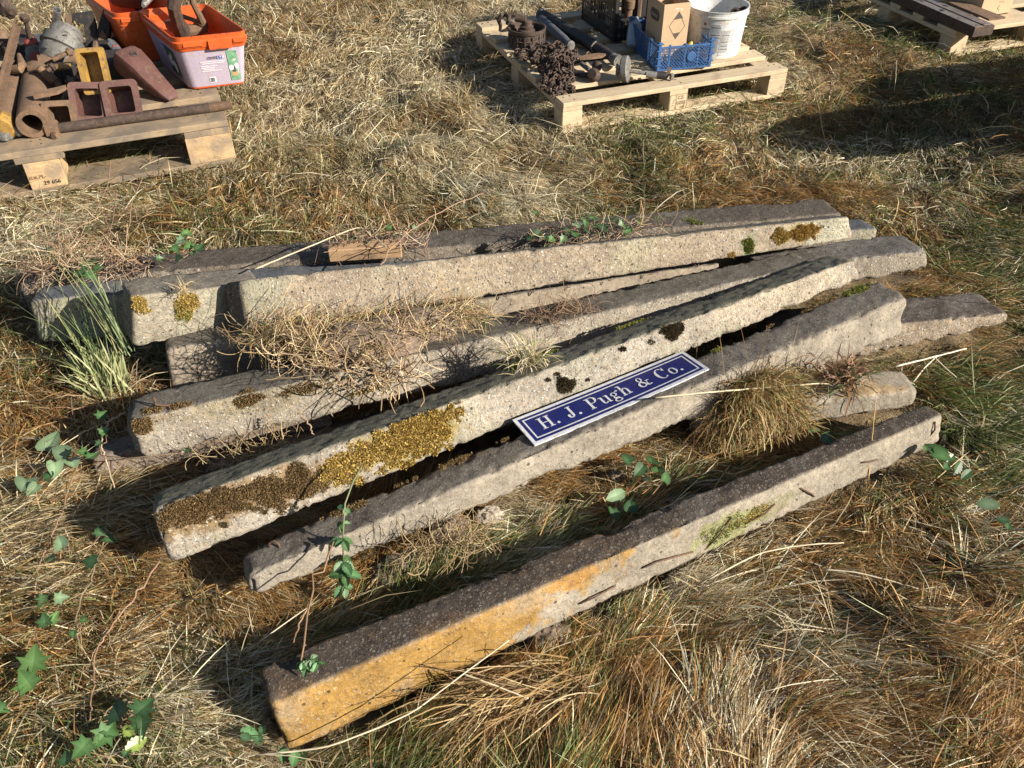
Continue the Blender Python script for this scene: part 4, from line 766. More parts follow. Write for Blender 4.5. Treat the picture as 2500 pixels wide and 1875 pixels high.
# chain heap: every link is a part, all share one mesh
def chain():
    poly=np.array([(1247,102),(1262,97),(1300,110),(1345,101),(1375,104),(1398,112),(1418,133),(1410,150),(1393,158),(1396,178),(1403,196),(1402,230),(1380,235),(1340,233),(1312,206),(1306,198),(1318,190),(1316,166),(1290,152),(1268,140),(1258,122)],float)
    def inp(x,y):
        c=False; n=len(poly); j=n-1
        for i in range(n):
            if (poly[i][1]>y)!=(poly[j][1]>y) and x<(poly[j][0]-poly[i][0])*(y-poly[i][1])/(poly[j][1]-poly[i][1])+poly[i][0]: c=not c
            j=i
        return c
    rr=random.Random(12); pts=[]
    while len(pts)<260:
        x,y=rr.uniform(1240,1425),rr.uniform(95,240)
        if inp(x,y): pts.append((x,y))
    def hz(x,y): 
        m=math.exp(-(((x-1360)/55)**2+((y-140)/35)**2)); z=zp+.010+.075*m*rr.random()+.016*rr.random()
        if y>205: z=zp+.004+.012*rr.random()-.03*(y-205)/30*rr.random()
        return z
    W=[at(x,y,hz(x,y)) for x,y in pts]; cur=W.pop(0); path=[cur]
    while W:
        k=min(range(len(W)),key=lambda i:np.linalg.norm(W[i]-cur)+rr.random()*.05); cur=W.pop(k); path.append(cur)
    P=np.array(path); out=[]
    for i in range(len(P)-1):
        p0=P[max(i-1,0)];p1=P[i];p2=P[i+1];p3=P[min(i+2,len(P)-1)]
        for t in np.linspace(0,1,12,endpoint=False): out.append(.5*((2*p1)+(-p0+p2)*t+(2*p0-5*p1+4*p2-p3)*t*t+(-p0+3*p1-3*p2+p3)*t**3))
    out=np.array(out); seg=np.linalg.norm(np.diff(out,axis=0),axis=1); s=np.concatenate([[0],np.cumsum(seg)]); pitch=.0285; n=int(s[-1]/pitch); q=np.stack([np.interp(np.arange(n)*pitch,s,out[:,k]) for k in range(3)],1)
    root=thing('chain','heap of dark rusty chain piled on the left front of the pallet','chain',tuple(at(1355,150,zp)))
    mb=MB(); L,Wd,rad=.0165,.0095,.0042; cp=[]
    for k in range(14):
        a=2*math.pi*k/14; cp.append((math.copysign(L-.0,math.cos(a))*(1 if abs(math.cos(a))>.25 else abs(math.cos(a))*4)*0+ (L*math.copysign(1,math.cos(a))*.42+ .0105*math.cos(a)),Wd*math.sin(a)*1.15,0))
    mb.tube(cp,rad,6,False,True); V=np.concatenate(mb.V); me=None; extraV=[];extraF=[];off=0
    o0=mesh('link',V,mb.F,DRUST,root,True,local=True); me=o0.data; first=True; rl=Vector(root.location)
    for i in range(n-1):
        d=q[i+1]-q[i]; d/=np.linalg.norm(d)+1e-9; B=basis(d,(0,.01,1)); a=(math.pi/2)*(i%2)+rr.gauss(.4,.35)+.3; ca,sa=math.cos(a),math.sin(a)
        Mx=np.stack([B[:,0],B[:,1]*ca+B[:,2]*sa,-B[:,1]*sa+B[:,2]*ca],1); c=(q[i]+q[i+1])/2
        if i<290:
            o=o0 if first else bpy.data.objects.new('link',me)
            if not first: link(o,root)
            first=False; M4=Matrix([[*Mx[0],c[0]-rl[0]],[*Mx[1],c[1]-rl[1]],[*Mx[2],c[2]-rl[2]],[0,0,0,1]]); o.matrix_basis=M4
        else: extraV.append(V@Mx.T+c); extraF+=[tuple(k+off for k in f) for f in mb.F]; off+=len(V)
    if extraV: o=mesh('lower_links',np.concatenate(extraV),extraF,DRUST,root,True); o['kind']='stuff'
chain()
# shafts
def shaft(label,segs,mats,name='drive_shaft',cat='shaft'):
    return multi(name,label,cat,[(n_,mb,m) for n_,mb,m in segs])
A_=at(1326,38,zp+.034);B_=at(1456,115,zp+.036);C_=at(1472,124,zp+.036);D_=at(1500,143,zp+.04);E_=at(1512,152,zp+.05); ax=(D_-A_)/np.linalg.norm(D_-A_)
multi('drive_shaft','long thick black drive shaft ending in a grey disc beside the blue crate','shaft',[('outer_tube',MB().tube([A_,B_],.031,20),BLK),('collar',MB().lathe([(.033,-.004),(.034,0),(.034,.004),(.027,.005)],B_,ax,20),CASTG),('inner_tube',MB().tube([B_,C_,D_],[.026,.026,.022],18),BLK),('yoke',MB().lathe([(.018,-.03),(.026,-.01),(.022,.01),(.03,.02),(.03,.045)],D_,ax,14),CASTG),
 ('shaft_disc',MB().lathe([(.03,0),(.056,.004),(.062,.010),(.062,.034),(.054,.038),(.02,.038)],at(1516,169,zp+.055),np.array([.93,-.3,.12]),28),CASTG),('disc_lug',MB().box(at(1508,172,zp+.06),(.010,.035,.055),rotz(.2),.003),CASTG),('far_end',MB().lathe([(.02,-.03),(.034,-.028),(.034,-.005),(.028,.0)],A_,ax,14),BLUEGR)])
multi('grey_shaft','bluish grey shaft half buried behind the heap of chain','shaft',[('tube',MB().tube([at(1322,48,zp+.03),at(1376,97,zp+.03),at(1392,112,zp+.03)],[.026,.026,.020],18),BLUEGR),('end_cap',MB().lathe([(.024,-.01),(.027,0),(.027,.02),(.018,.03)],at(1388,110,zp+.032),(.55,-.8,0),16),CASTG)])
multi('lever','thin rod with a silver collar sticking out from the disc','lever',[('rod',MB().tube([at(1534,173,zp+.045),at(1582,180,zp+.03)],.0085,10),CASTG),('collar',MB().tube([at(1578,181,zp+.028),at(1604,184,zp+.026)],.0165,16),STEEL),('socket_end',MB().tube([at(1604,183,zp+.026),at(1626,185,zp+.024)],.019,14),BLK),('spade',MB().prism([(0,0),(.028,.012),(.032,.045),(.012,.06),(0,.03)],at(1621,196,zp+.003),(.45,.2,.3),(.2,.1,.95),(.012,.006,0)),DRUST),('spade_end',MB().box(at(1640,187,zp+.02),(.02,.018,.03),rotz(.3),.004),CASTG)])
multi('ball_joint','two lobed grey ball joint lying next to the chain','machine part',[('lobe',MB().lathe([(.012,-.032),(.026,-.026),(.032,-.006),(.032,.012),(.022,.024)],at(1450,183,zp+.034),np.array([-.3,-.5,.3]),16),DRUST),('lobe',MB().lathe([(.012,-.026),(.022,-.018),(.026,0),(.022,.014),(.012,.02)],at(1458,160,zp+.045),np.array([.2,.4,.7]),16),DRUST),('arm',MB().tube([at(1402,180,zp+.018),at(1425,183,zp+.02),at(1446,185,zp+.028)],[.012,.014,.018],12),BLK),('pin',MB().tube([at(1420,156,zp+.03),at(1440,172,zp+.028)],.0115,12),CASTG)])
one('flat_link','flat brown bar with a hook beside the chain heap','bar',MB().prism([(0,0),(.05,-.006),(.12,-.006),(.145,.012),(.11,.028),(.04,.026),(.0,.014)],at(1415,147,zp+.048),(.95,.3,0),(-.25,.9,.2),(0,0,.010)),RUST)
one('hook_ring','small curled hook on the pallet between chain and shaft','hook',MB().tube([at(1434,136,zp+.05),at(1431,131,zp+.055),at(1436,127,zp+.055),at(1441,131,zp+.05)],.004,8),RUST)
# black crate
BP=plain('black_plastic',(.022,.021,.022),.42,0,.2); BLP=plain('blue_plastic',(.035,.10,.25),.45,0,.12)
def crate_walls(root,c,a,w_,d_,h,m,build,bars,z0):
    pass
def lattice(mb,o,ex_,ey_,w_,h_,t,n_,style):
    """one open wall: o lower left corner, ex/ey unit vectors, t bar thickness, n_ inward normal"""
    def bar_(x0,y0,x1,y1,wd,th=None):
        p=o+ex_*x0+ey_*y0; q=o+ex_*x1+ey_*y1; d=q-p; L=np.linalg.norm(d); B=basis(d,np.cross(n_,d)); mb.box((p+q)/2+n_*(th or t)/2,(L,wd,th or t),B,.0006)
    if style=='blue':
        bar_(0,.004,w_,.004,.008,t*2.2); bar_(0,h_-.012,w_,h_-.012,.008,t*2)
        k=int(w_/.011); 
        st_=.0165
        for i in range(-int(h_/st_)-1,int(w_/st_)+2):
            for s in (1,-1):
                x0=i*st_ if s>0 else i*st_+h_; x1=x0+s*(h_-.02); y0,y1=.008,h_-.014
                xa,xb=x0,x1; 
                # clip to the wall
                def cl(xa,ya,xb,yb):
                    if xa==xb: return None
                    ts=[0,1]
                    for lim,sg in ((0,1),(w_,-1)):
                        fa=(xa-lim)*sg; fb=(xb-lim)*sg
                        if fa<0 and fb<0: return None
                        if fa<0: ts[0]=max(ts[0],fa/(fa-fb))
                        if fb<0: ts[1]=min(ts[1],fa/(fa-fb))
                    if ts[1]-ts[0]<.05: return None
                    return xa+(xb-xa)*ts[0],ya+(yb-ya)*ts[0],xa+(xb-xa)*ts[1],ya+(yb-ya)*ts[1]
                g=cl(xa,y0,xb,y1)
                if g: bar_(*g,.0028,t*.7)
        for f in (.0,.2,.5,.75,1): bar_(f*w_*.97+.004,0,f*w_*.97+.004,h_,.009,t*2.4)
    else:
        bar_(0,.012,w_,.012,.024,t*1.6); bar_(0,h_-.012,w_,h_-.012,.022,t*2); bar_(0,h_*.36,w_,h_*.36,.014); bar_(0,h_*.18,w_,h_*.18,.03)
        for i in range(int(w_/.022)+1): bar_(i*.022,0,i*.022,h_*(.37 if style=='cut' else 1),.009)
        for f in (0,.5,1): bar_(f*(w_-.02)+.01,0,f*(w_-.02)+.01,h_,.024,t*2.2)
        if style!='cut': bar_(0,h_*.62,w_,h_*.62,.05)
def crate(name,label,cat,FL,ang,w_,d_,h,m,style,z0,front=None):
    exx=np.array([math.cos(ang),math.sin(ang),0]); eyy=np.array([-math.sin(ang),math.cos(ang),0]); o=np.array([FL[0],FL[1],z0]); r=thing(name,label,cat,tuple(o+exx*w_/2+eyy*d_/2),ang)
    for nm,oo,ee,ww,nn,st_ in (('front_wall',o,exx,w_,eyy,front or style),('left_wall',o+eyy*d_,-eyy,d_,exx,style),('right_wall',o+exx*w_,eyy,d_,-exx,style),('back_wall',o+exx*w_+eyy*d_,-exx,w_,-eyy,style)):
        mb=MB(); lattice(mb,oo,ee,ez,ww,h,.003,nn,st_); mb.build(nm,m,r)
    mb=MB()
    nb=int(d_/.02)
    for i in range(nb): mb.box(o+exx*w_/2+eyy*(.01+i*d_/nb)+ez*.004,(w_,.011,.005),rotz(ang),.0006)
    for i in range(int(w_/.04)): mb.box(o+exx*(.02+i*.04)+eyy*d_/2+ez*.005,(.006,d_,.0045),rotz(ang),.0006)
    mb.build('base_grid',m,r)
    return r,o,exx,eyy
bc,bo,bx,by=crate('black_crate','tall black slatted plastic crate full of rusty parts','crate',at(1497,104,zp),R(20),.34,.42,.30,BP,'black',zp+.002,'cut')
BC,co_,cx_,cy_=crate('blue_crate','low blue lattice plastic crate holding a cardboard box and a grey bottle','crate',at(1603,176,zp),R(13),.285,.43,.125,BLP,'blue',zp+.002)
for kx,ky in ((0,0),(1,0),(0,1),(1,1)):
    mb=MB()
    mb.box(co_+cx_*(.006+kx*.273)+cy_*(.006+ky*.418)+ez*.07,(.016,.016,.14),rotz(R(13)),.002)
    for hz_ in (.03,.065,.10,.132): mb.box(co_+cx_*(.006+kx*.273)+cy_*(.006+ky*.418)+ez*hz_,(.034,.026,.004),rotz(R(13)),.001)
    mb.build('corner_post',BLP,BC)

n_f=-cy_; dm=MB().lathe([(.024,0),(.024,.003),(.020,.004),(.020,.003)],co_+cx_*.175+ez*.062-cy_*.002,n_f,20); dm.build('round_badge',BLP,BC)
# grey bottle and yellow cap
multi('grey_bottle','translucent grey bottle lying at the back of the blue crate','bottle',[('bottle_body',MB().lathe([(.02,-.07),(.036,-.06),(.038,.0),(.036,.05),(.014,.075),(.012,.09)],at(1548,85,zp+.06),(.1,.5,.75),18),plain('grey_plastic',(.25,.30,.34),.35))])
one('yellow_nozzle','yellow cap poking up inside the blue crate behind the cardboard box','cap',MB().lathe([(.030,-.02),(.028,.0),(.018,.012),(.008,.03),(.004,.035)],at(1682,118,zp+.07),(.3,.1,1),14),plain('dull_yellow',(.48,.38,.05),.5))
one('dark_part','dark metal part lying in the blue crate beside the yellow cap','machine part',MB().box(at(1692,124,zp+.05),(.12,.10,.03),rotz(.2)@np.array([[1,0,0],[0,.95,-.2],[0,.2,.95]]),.006).tube([at(1676,128,zp+.06),at(1705,122,zp+.07)],.012,8),DRUST)
# cardboard box
CARD=worn('cardboard',(.40,.28,.17),(.46,.325,.20),None,20,.8,0,.1,.3,.7)
def cardbox(label,corner,a1,w_,d_,h,z0,flap=True,th=.003):
    e_=np.array([math.cos(a1),math.sin(a1),0]); n_=np.array([-math.sin(a1),math.cos(a1),0]); o=np.array([corner[0],corner[1],z0]); r=thing('cardboard_box',label,'box',tuple(o+e_*w_/2+n_*d_/2),a1)
    for nm,c,sz in (('front_panel',o+e_*w_/2+n_*th/2,(w_,th,h)),('back_panel',o+e_*w_/2+n_*(d_-th/2),(w_,th,h)),('left_panel',o+e_*th/2+n_*d_/2,(th,d_-2*th-.0006,h)),('right_panel',o+e_*(w_-th/2)+n_*d_/2,(th,d_-2*th-.0006,h))):
        MB().box(c+ez*h/2,sz,rotz(a1),.0008).build(nm,CARD,r)
    MB().box(o+e_*w_/2+n_*d_/2+ez*.003,(w_-2*th-.001,d_-2*th-.001,.004),rotz(a1),.0005).build('bottom_panel',CARD,r)
    return r,o,e_,n_
bx1=at(1609,146,.165); A1=R(17)
CB,o,e_,n_=cardbox('tall open brown cardboard box standing in the blue crate with a diamond hazard mark',bx1,A1,.142,.19,.275,.155)
INK=plain('box_ink',(.075,.06,.05),.8)
fo2=o-n_*.0002; nf=-n_
def F2(poly,lift=.0006,oo=None,ex2=None): oo=fo2 if oo is None else oo; ex2=e_ if ex2 is None else ex2; nn=np.cross(ex2,ez); return [oo+ex2*x+ez*y+nn*lift for x,y in poly]
b=MB(); D=[(.078,.105),(.122,.165),(.084,.235),(.036,.170)]
for k in range(4):
    p,q=D[k],D[(k+1)%4]; P_,Q_=F2([p,q],.0002); b.tube([P_,Q_],.0011,4)
V=F2([(.122-.066,.205-.006),(.113-.005,.203),(.084,.236)]); b.add(V,[(0,1,2)]); V=F2([(.078,.104),(.100,.136),(.059,.133)]); b.add(V,[(0,1,2)])
b.build('hazard_diamond',INK,CB)
for k,s in enumerate(('KEEP AWAY FROM HEAT','KEEP OUT OF REACH OF CHILDREN','FLAMMABLE')): text('small_print',s,.0085,fo2+e_*.012+ez*(.055-.012*k),e_,ez,INK,CB)
b=MB()
for x,y,w2 in ((.06,.25,.02),(.085,.247,.014),(.07,.243,.01),(.092,.24,.01)): V=F2([(x,y),(x+w2,y),(x+w2,y+.002),(x,y+.002)]); b.add(V,[(0,1,2,3)])
b.build('torn_tape',WHT,CB)
lo=o+n_*.19-e_*.0002; le=-n_   # left face reading towards the front
V=[]; 
def rr2(cx,cy,w2,h2,r,n=5): return [(cx+x,cy+y) for x,y in rrect(w2,h2,r,n)]
b=MB(); V=F2(rr2(.095,.205,.105,.055,.026),.0006,lo,le); b.add(V,[tuple(range(len(V)))]); b.build('oval_badge',INK,CB)
text('badge_script','Johnsons',.0245,lo+le*.050+ez*.196,le,ez,CARD,CB,off=.001,shear=.3,space=.85)
for k,s in enumerate(('4 CLEAR','HOUSEHOLD SPRAY','500ML')): text('small_print',s,.0125,lo+le*(.10 if k!=1 else .07)+ez*(.088-.019*k),le,ez,INK,CB,off=.0004,align='CENTER' if k!=1 else 'LEFT',space=.9)
# white bucket
WB=worn('white_bucket_plastic',(.50,.51,.50),(.57,.58,.58),(.45,.40,.32),12,.42,0,.05,.25,.6)
kc=np.array([1.062,4.575]); kh=.235
bk=thing('white_bucket','round white plastic bucket with grey printed text standing beside the cardboard box','bucket',(kc[0],kc[1],zp))
O3=np.array([kc[0],kc[1],zp])
shade_auto(MB().lathe([(.128,0),(.134,.003),(.150,kh*.86),(.156,kh*.86),(.156,kh*.90),(.152,kh*.905),(.153,kh*.985),(.157,kh*.99),(.157,kh),(.150,kh),(.149,kh*.98),(.131,.006),(.05,.004)],O3,(0,0,1),48).build('bucket_wall',WB,bk),40)
def onb(theta,z,lift=.0008): rr_=.134+(.150-.134)*z/(kh*.86)+lift; return np.array([kc[0]+rr_*math.cos(theta),kc[1]+rr_*math.sin(theta),zp+z])
def curved(th0,z0_,th1,z1_,lift=.0008,n=6):
    V=[onb(th0+(th1-th0)*k/n,z,lift) for z in (z0_,z1_) for k in range(n+1)]; return V,[(k,k+1,n+2+k,n+1+k) for k in range(n)]
GP=plain('grey_print',(.16,.17,.18),.6); rr=random.Random(5); b=MB(); b2=MB()
for col,(t0,t1,zt) in enumerate(((-2.25,-1.98,.155),(-1.93,-1.60,.175),(-1.53,-1.25,.145))):
    z=zt
    while z>.035:
        if rr.random()<.12: V,F=curved(R(math.degrees(t0)),z-.004,t1,z); b.add(V,F); z-=.008
        else:
            x=t0
            while x<t1-.02:
                wdt=min(rr.uniform(.015,.05),t1-x); V,F=curved(x,z-.0016,x+wdt,z,n=2); b2.add(V,F); x+=wdt+.007
            z-=.0042
b.build('heading_bars',DGR,bk); b2.build('printed_lines',GP,bk)
b=MB()
for t0,t1,z0_,z1_ in ((-1.60,-1.12,.022,.0226),(-1.95,-1.57,.186,.1866),(-2.28,-1.97,.190,.1906)): V,F=curved(t0,z0_,t1,z1_,.001); b.add(V,F)
for t,z0_,z1_ in ((-1.56,.022,.15),(-1.12,.022,.17),(-2.28,.05,.19)): b.tube([onb(t,z0_),onb(t,z1_)],.0005,4)
b.build('print_frame',GP,bk)
V,F=curved(-2.2,.168,-2.12,.182,.001); mesh('red_print',V,F,REDP,bk)
one('dark_ring_pair','two dark round bolt heads showing inside the white bucket','bolt',MB().lathe([(.022,0),(.022,.012),(.012,.014),(.012,.004)],np.array([kc[0]+.085,kc[1]-.02,zp+.20]),(-.2,-.9,.3),16).lathe([(.022,0),(.022,.012),(.012,.014),(.012,.004)],np.array([kc[0]+.13,kc[1]+.0,zp+.20]),(-.2,-.9,.3),16).tube([np.array([kc[0]+.085,kc[1],zp+.20]),np.array([kc[0]+.07,kc[1]+.03,zp+.02])],.018,10).tube([np.array([kc[0]+.125,kc[1]+.02,zp+.20]),np.array([kc[0]+.10,kc[1]+.04,zp+.02])],.018,10),DRUST)
# rusty parts in the black crate
rr=random.Random(8)
multi('rusty_linkage','rusty pins and links standing in the black crate','machine part',[('pin',MB().tube([bo+bx*.10+by*.05+ez*.02,bo+bx*.12+by*.06+ez*.33],.021,12),RUST),('pin',MB().tube([bo+bx*.19+by*.10+ez*.02,bo+bx*.20+by*.09+ez*.36],.014,12),RUST),('collar',MB().lathe([(.028,0),(.03,.01),(.03,.04),(.026,.045)],bo+bx*.105+by*.05+ez*.15,(.05,0,1),14),RUST),('link_plate',MB().box(bo+bx*.16+by*.07+ez*.19,(.012,.06,.20),rotz(.2),.003),DRUST),('web',MB().box(bo+bx*.25+by*.2+ez*.12,(.12,.2,.14),rotz(.4),.01),DRUST)])
# ------------------------------------------------------------------ goods on the far right pallet
def beam():
    a=at(2394,60,zp+.052); far=at(2226,-12,zp+.052); d=far-a; L=1.0; d/=np.linalg.norm(d); B=basis(d,(0,0,1)); s=B[:,2]; s=-s if s[0]<0 else s
    g=[]; w_=.135
    c0=at(2380,68,zp+.052)
    mb=MB(); mb.box(c0+d*L/2+s*w_/2-ez*.026,(L,.052,w_),np.stack([d,ez,s],1),.003); g.append(('channel_body',mb,DRUST))
    tp=MB(); tp.box(c0+d*L/2+s*w_*.23+ez*.0012,(L-.006,.002,w_*.40),np.stack([d,ez,s],1),.0006).box(c0+d*L/2+s*w_*.73+ez*.0022,(L-.03,.004,w_*.42),np.stack([d,ez,s],1),.0006); g.append(('top_flange',tp,worn('brown_grey_steel',(.20,.17,.15),(.28,.25,.23),(.12,.09,.08),14,.45,.4,.2)))
    hl=MB(); 
    for t,sx in ((.30,.25),(.36,.75),(.10,.80),(.62,.7),(.03,.25)): hl.lathe([(.015 if t>.2 else .005,0),(.012 if t>.2 else .004,.0012)],c0+d*L*t+s*w_*sx+ez*.0038,(0,0,1),14)
    hl.box(c0+d*.30+s*w_*.48+ez*.003,(.46,.0015,.004),np.stack([d,ez,s],1),.0003); hl.box(c0+d*.62+s*w_*.30+ez*.003,(.30,.0015,.006),np.stack([d,ez,s],1),.0003); g.append(('bolt_hole',hl,BLK))
    multi('steel_channel','long brown steel channel with bolt holes lying along the pallet edge','steel channel',g)
    pl=MB().prism([(0,0),(.32,0),(.36,.05),(.30,.09),(0,.11)],c0+d*.06+s*(w_+.006)+ez*.004,d,s,(0,0,.01)); one('rusty_plate','flat rusty plate lying beside the steel channel','plate',pl,RUST)
beam()
cb2=at(2391,36,.16)
CB2,o,e2_,n2_=cardbox('brown cardboard box with pen scribble behind the steel channel at the top right',cb2,R(22),.23,.25,.17,.146)
MB().box(o+e2_*.115+n2_*.125+ez*.172,(.226,.246,.003),rotz(R(22)),.0005).build('top_flaps',CARD,CB2)
b=MB(); q=o-n2_*.0006
def sc(*P_): b.tube([q+e2_*x+ez*y for x,y in P_],.0014,5)
sc((.15,.16),(.142,.13),(.15,.11)); sc((.128,.10),(.12,.09),(.123,.08),(.133,.082)); sc((.14,.095),(.14,.08)); sc((.15,.09),(.158,.096),(.152,.08),(.162,.082)); sc((.168,.098),(.165,.08)); sc((.12,.07),(.16,.066)); sc((.135,.05),(.125,.035),(.14,.02))
b.build('pen_scribble',INK,CB2)
one('dark_sheet','dark folded sheet at the very top right corner of the far pallet','sheet',MB().box(P3w(.80,.75,zp+.035),(.50,.45,.07),rotz(.4),.012).box(P3w(.60,1.0,zp+.16),(.30,.30,.16),rotz(.2),.02),BLK)
# unseen boards added outside the frame, outlines shaped to throw the long shadow bands
sh_=lambda P_,h: np.array([P_[0]+math.cos(SUN_AZ)*h/math.tan(SUN_EL),P_[1]+math.sin(SUN_AZ)*h/math.tan(SUN_EL),h])
def shadow_caster(label,pts,h,th,name='shadow_board'):
    V=[sh_(at(*p,0.03),h) for p in pts]; n=len(V); mb=MB().add(V+[v-np.array([0,0,th]) for v in V],[tuple(range(n)),tuple(range(2*n-1,n-1,-1))]+[(i,n+i,n+(i+1)%n,(i+1)%n) for i in range(n)])
    r=thing(name,label,'board',tuple(sum(V)/n*[1,1,0])); mb.build('shadow_board_top',OLDPINE,r)
    lg=V[1]*.35+V[2]*.65
    for k in (.25,.85):
        c=V[1]*(1-k)+V[2]*k; c=c+np.array([.25,.0,0]); MB().box((c[0],c[1],(h-th)/2),(.06,.06,h-th),None,.003).build('shadow_board_leg',OLDPINE,r)
shadow_caster('unseen broad board added outside the right edge to cast the upper shadow band',[(2098,190),(2530,118),(2900,60),(2900,150),(2560,185),(2226,228),(2120,240)],.42,.02)
shadow_caster('unseen broad board added outside the right edge to cast the lower shadow band',[(1850,306),(1950,268),(2120,243),(2240,236),(2560,190),(2900,140),(2900,250),(2460,318),(2262,346),(2090,364),(1905,348)],.50,.02)
shadow_caster('unseen narrow plank added outside the right edge to cast the third shadow band',[(2306,352),(2500,312),(2900,250),(2900,330),(2500,378),(2334,382)],.34,.02)
# wooden batten on the heap
bt=[at(800,614,.235),at(979,600,.24)]; d=bt[1]-bt[0]; L=np.linalg.norm(d); d/=L; B=basis(d,(0,0,1)); sd_=np.array([-d[1],d[0],0])
WOODB=woodmat('weathered_batten',(.34,.22,.12),(.25,.155,.085),(.10,.075,.055),.35)
o=MB().box((0,0,0),(L,.055,.045),None,.003).build('wooden_batten',WOODB); o.location=(bt[0]+bt[1])/2+sd_*.0275-ez*.022; o.rotation_euler=(0,0,math.atan2(d[1],d[0])); tag(o,'short weathered wooden batten wedged behind the longest sunlit post','batten')
# ------------------------------------------------------------------ grass
STRAW=np.array([(.76,.65,.42),(.71,.58,.34),(.62,.48,.25),(.52,.41,.22)]); PALEC=np.array([(.84,.74,.53),(.80,.68,.45),(.78,.70,.52),(.66,.54,.33)])
BROWN=np.array([(.36,.19,.065),(.44,.25,.085),(.52,.32,.12),(.25,.13,.05)]); GREEN=np.array([(.11,.15,.04),(.17,.21,.06),(.09,.12,.035),(.24,.27,.10)]); DEAD=np.array([(.22,.17,.10),(.15,.10,.055),(.28,.22,.14),(.1,.07,.04)])
# px, py, radius, [straw, pale, brown, green, dead], comb direction in the picture (dx,dy), spread, length
CTRL=[(900,120,330,(.5,.32,.05,.06,.07),(.45,1),.45,1.15),(800,400,300,(.5,.22,.12,.08,.08),(.5,1),.5,1.1),(150,40,200,(.45,.2,.05,.22,.08),(1,.6),.6,1.0),(250,560,260,(.38,.2,.2,.12,.1),(1,.35),.9,1.0),
(1250,330,230,(.45,.36,.08,.06,.05),(.7,1),.45,1.1),(1600,400,220,(.28,.1,.28,.24,.1),(1,.5),.9,.8),(1950,150,300,(.26,.1,.28,.24,.12),(.3,1),1.1,.8),(2200,330,260,(.2,.12,.2,.3,.18),(.6,1),.9,1.0),(2250,520,260,(.16,.08,.2,.42,.14),(.5,1),.9,.9),
(2400,700,260,(.2,.12,.22,.34,.12),(1,.3),1.2,.9),(2350,1050,260,(.16,.12,.3,.3,.12),(.6,1),1.1,.9),(2300,1400,260,(.2,.16,.26,.2,.18),(1,.7),.9,1.0),(100,950,220,(.22,.06,.25,.27,.2),(1,.2),1.0,.9),(80,1300,260,(.4,.2,.12,.2,.08),(1,.12),.5,1.1),
(400,1500,330,(.32,.14,.2,.22,.12),(1,-.4),1.2,.9),(150,1750,260,(.32,.18,.16,.22,.12),(1,-.2),1.0,1.0),(620,1750,230,(.24,.12,.28,.18,.18),(1,.2),1.1,.9),(1250,1760,280,(.18,.08,.42,.12,.2),(1,-.6),.6,1.2),
(1600,1560,220,(.25,.12,.35,.16,.12),(1,-.4),1.1,.9),(1950,1480,230,(.22,.12,.46,.1,.1),(1,.8),.8,1.0),(2050,1700,230,(.3,.5,.1,.04,.06),(1,.85),.35,1.3),(1680,1440,120,(.34,.4,.1,.1,.06),(1,.1),.35,1.1),(1700,1780,200,(.2,.2,.42,.06,.12),(1,-.8),.7,1.0),
(2400,1750,230,(.22,.2,.2,.18,.2),(1,-.4),.9,1.1),(1100,1240,200,(.22,.1,.4,.22,.06),(1,-.3),1.1,.9),(700,1450,200,(.3,.2,.18,.22,.1),(1,-.1),.9,.9),(1850,1330,200,(.24,.14,.34,.2,.08),(1,-.2),1.1,.9),(1000,620,150,(.3,.1,.35,.15,.1),(.6,1),.8,.9)]
def to_world_az(px,py,dx,dy):
    a=at(px,py); b=at(px+dx*20,py+dy*20); return math.atan2(b[1]-a[1],b[0]-a[0])
CT=np.array([[c[0],c[1],c[2],*((c[3][0],c[3][1]*1.5,c[3][2],c[3][3],c[3][4]*.4) if c[1]<470 and c[0]<1450 else (c[3][0],c[3][1]*1.05,c[3][2]*1.35,c[3][3]*(1.7 if c[0]>1500 and c[1]<1200 else 1.15),c[3][4]*.9)),to_world_az(c[0],c[1],*c[4]),c[5],c[6]] for c in CTRL])
def field(x,y):
    px,py=proj(np.stack([x,y,x*0],1)); px=np.clip(px,-900,3400); py=np.clip(py,-700,2400)
    W=np.exp(-((px[:,None]-CT[:,0])**2+(py[:,None]-CT[:,1])**2)/(2*(CT[:,2]*.62)**2))+1e-12; W/=W.sum(1,keepdims=True)
    mixv=W@CT[:,3:8]; s=W@np.sin(CT[:,8]); c=W@np.cos(CT[:,8]); return mixv,np.arctan2(s,c),W@CT[:,9],W@CT[:,10]
def flow(x,y,az,spread):
    a=(n2(x,y,1.3,61,2)-.5)*4*spread*.6+(n2(x,y,3.2,67,2)-.5)*3.5*spread*.6; return az+a
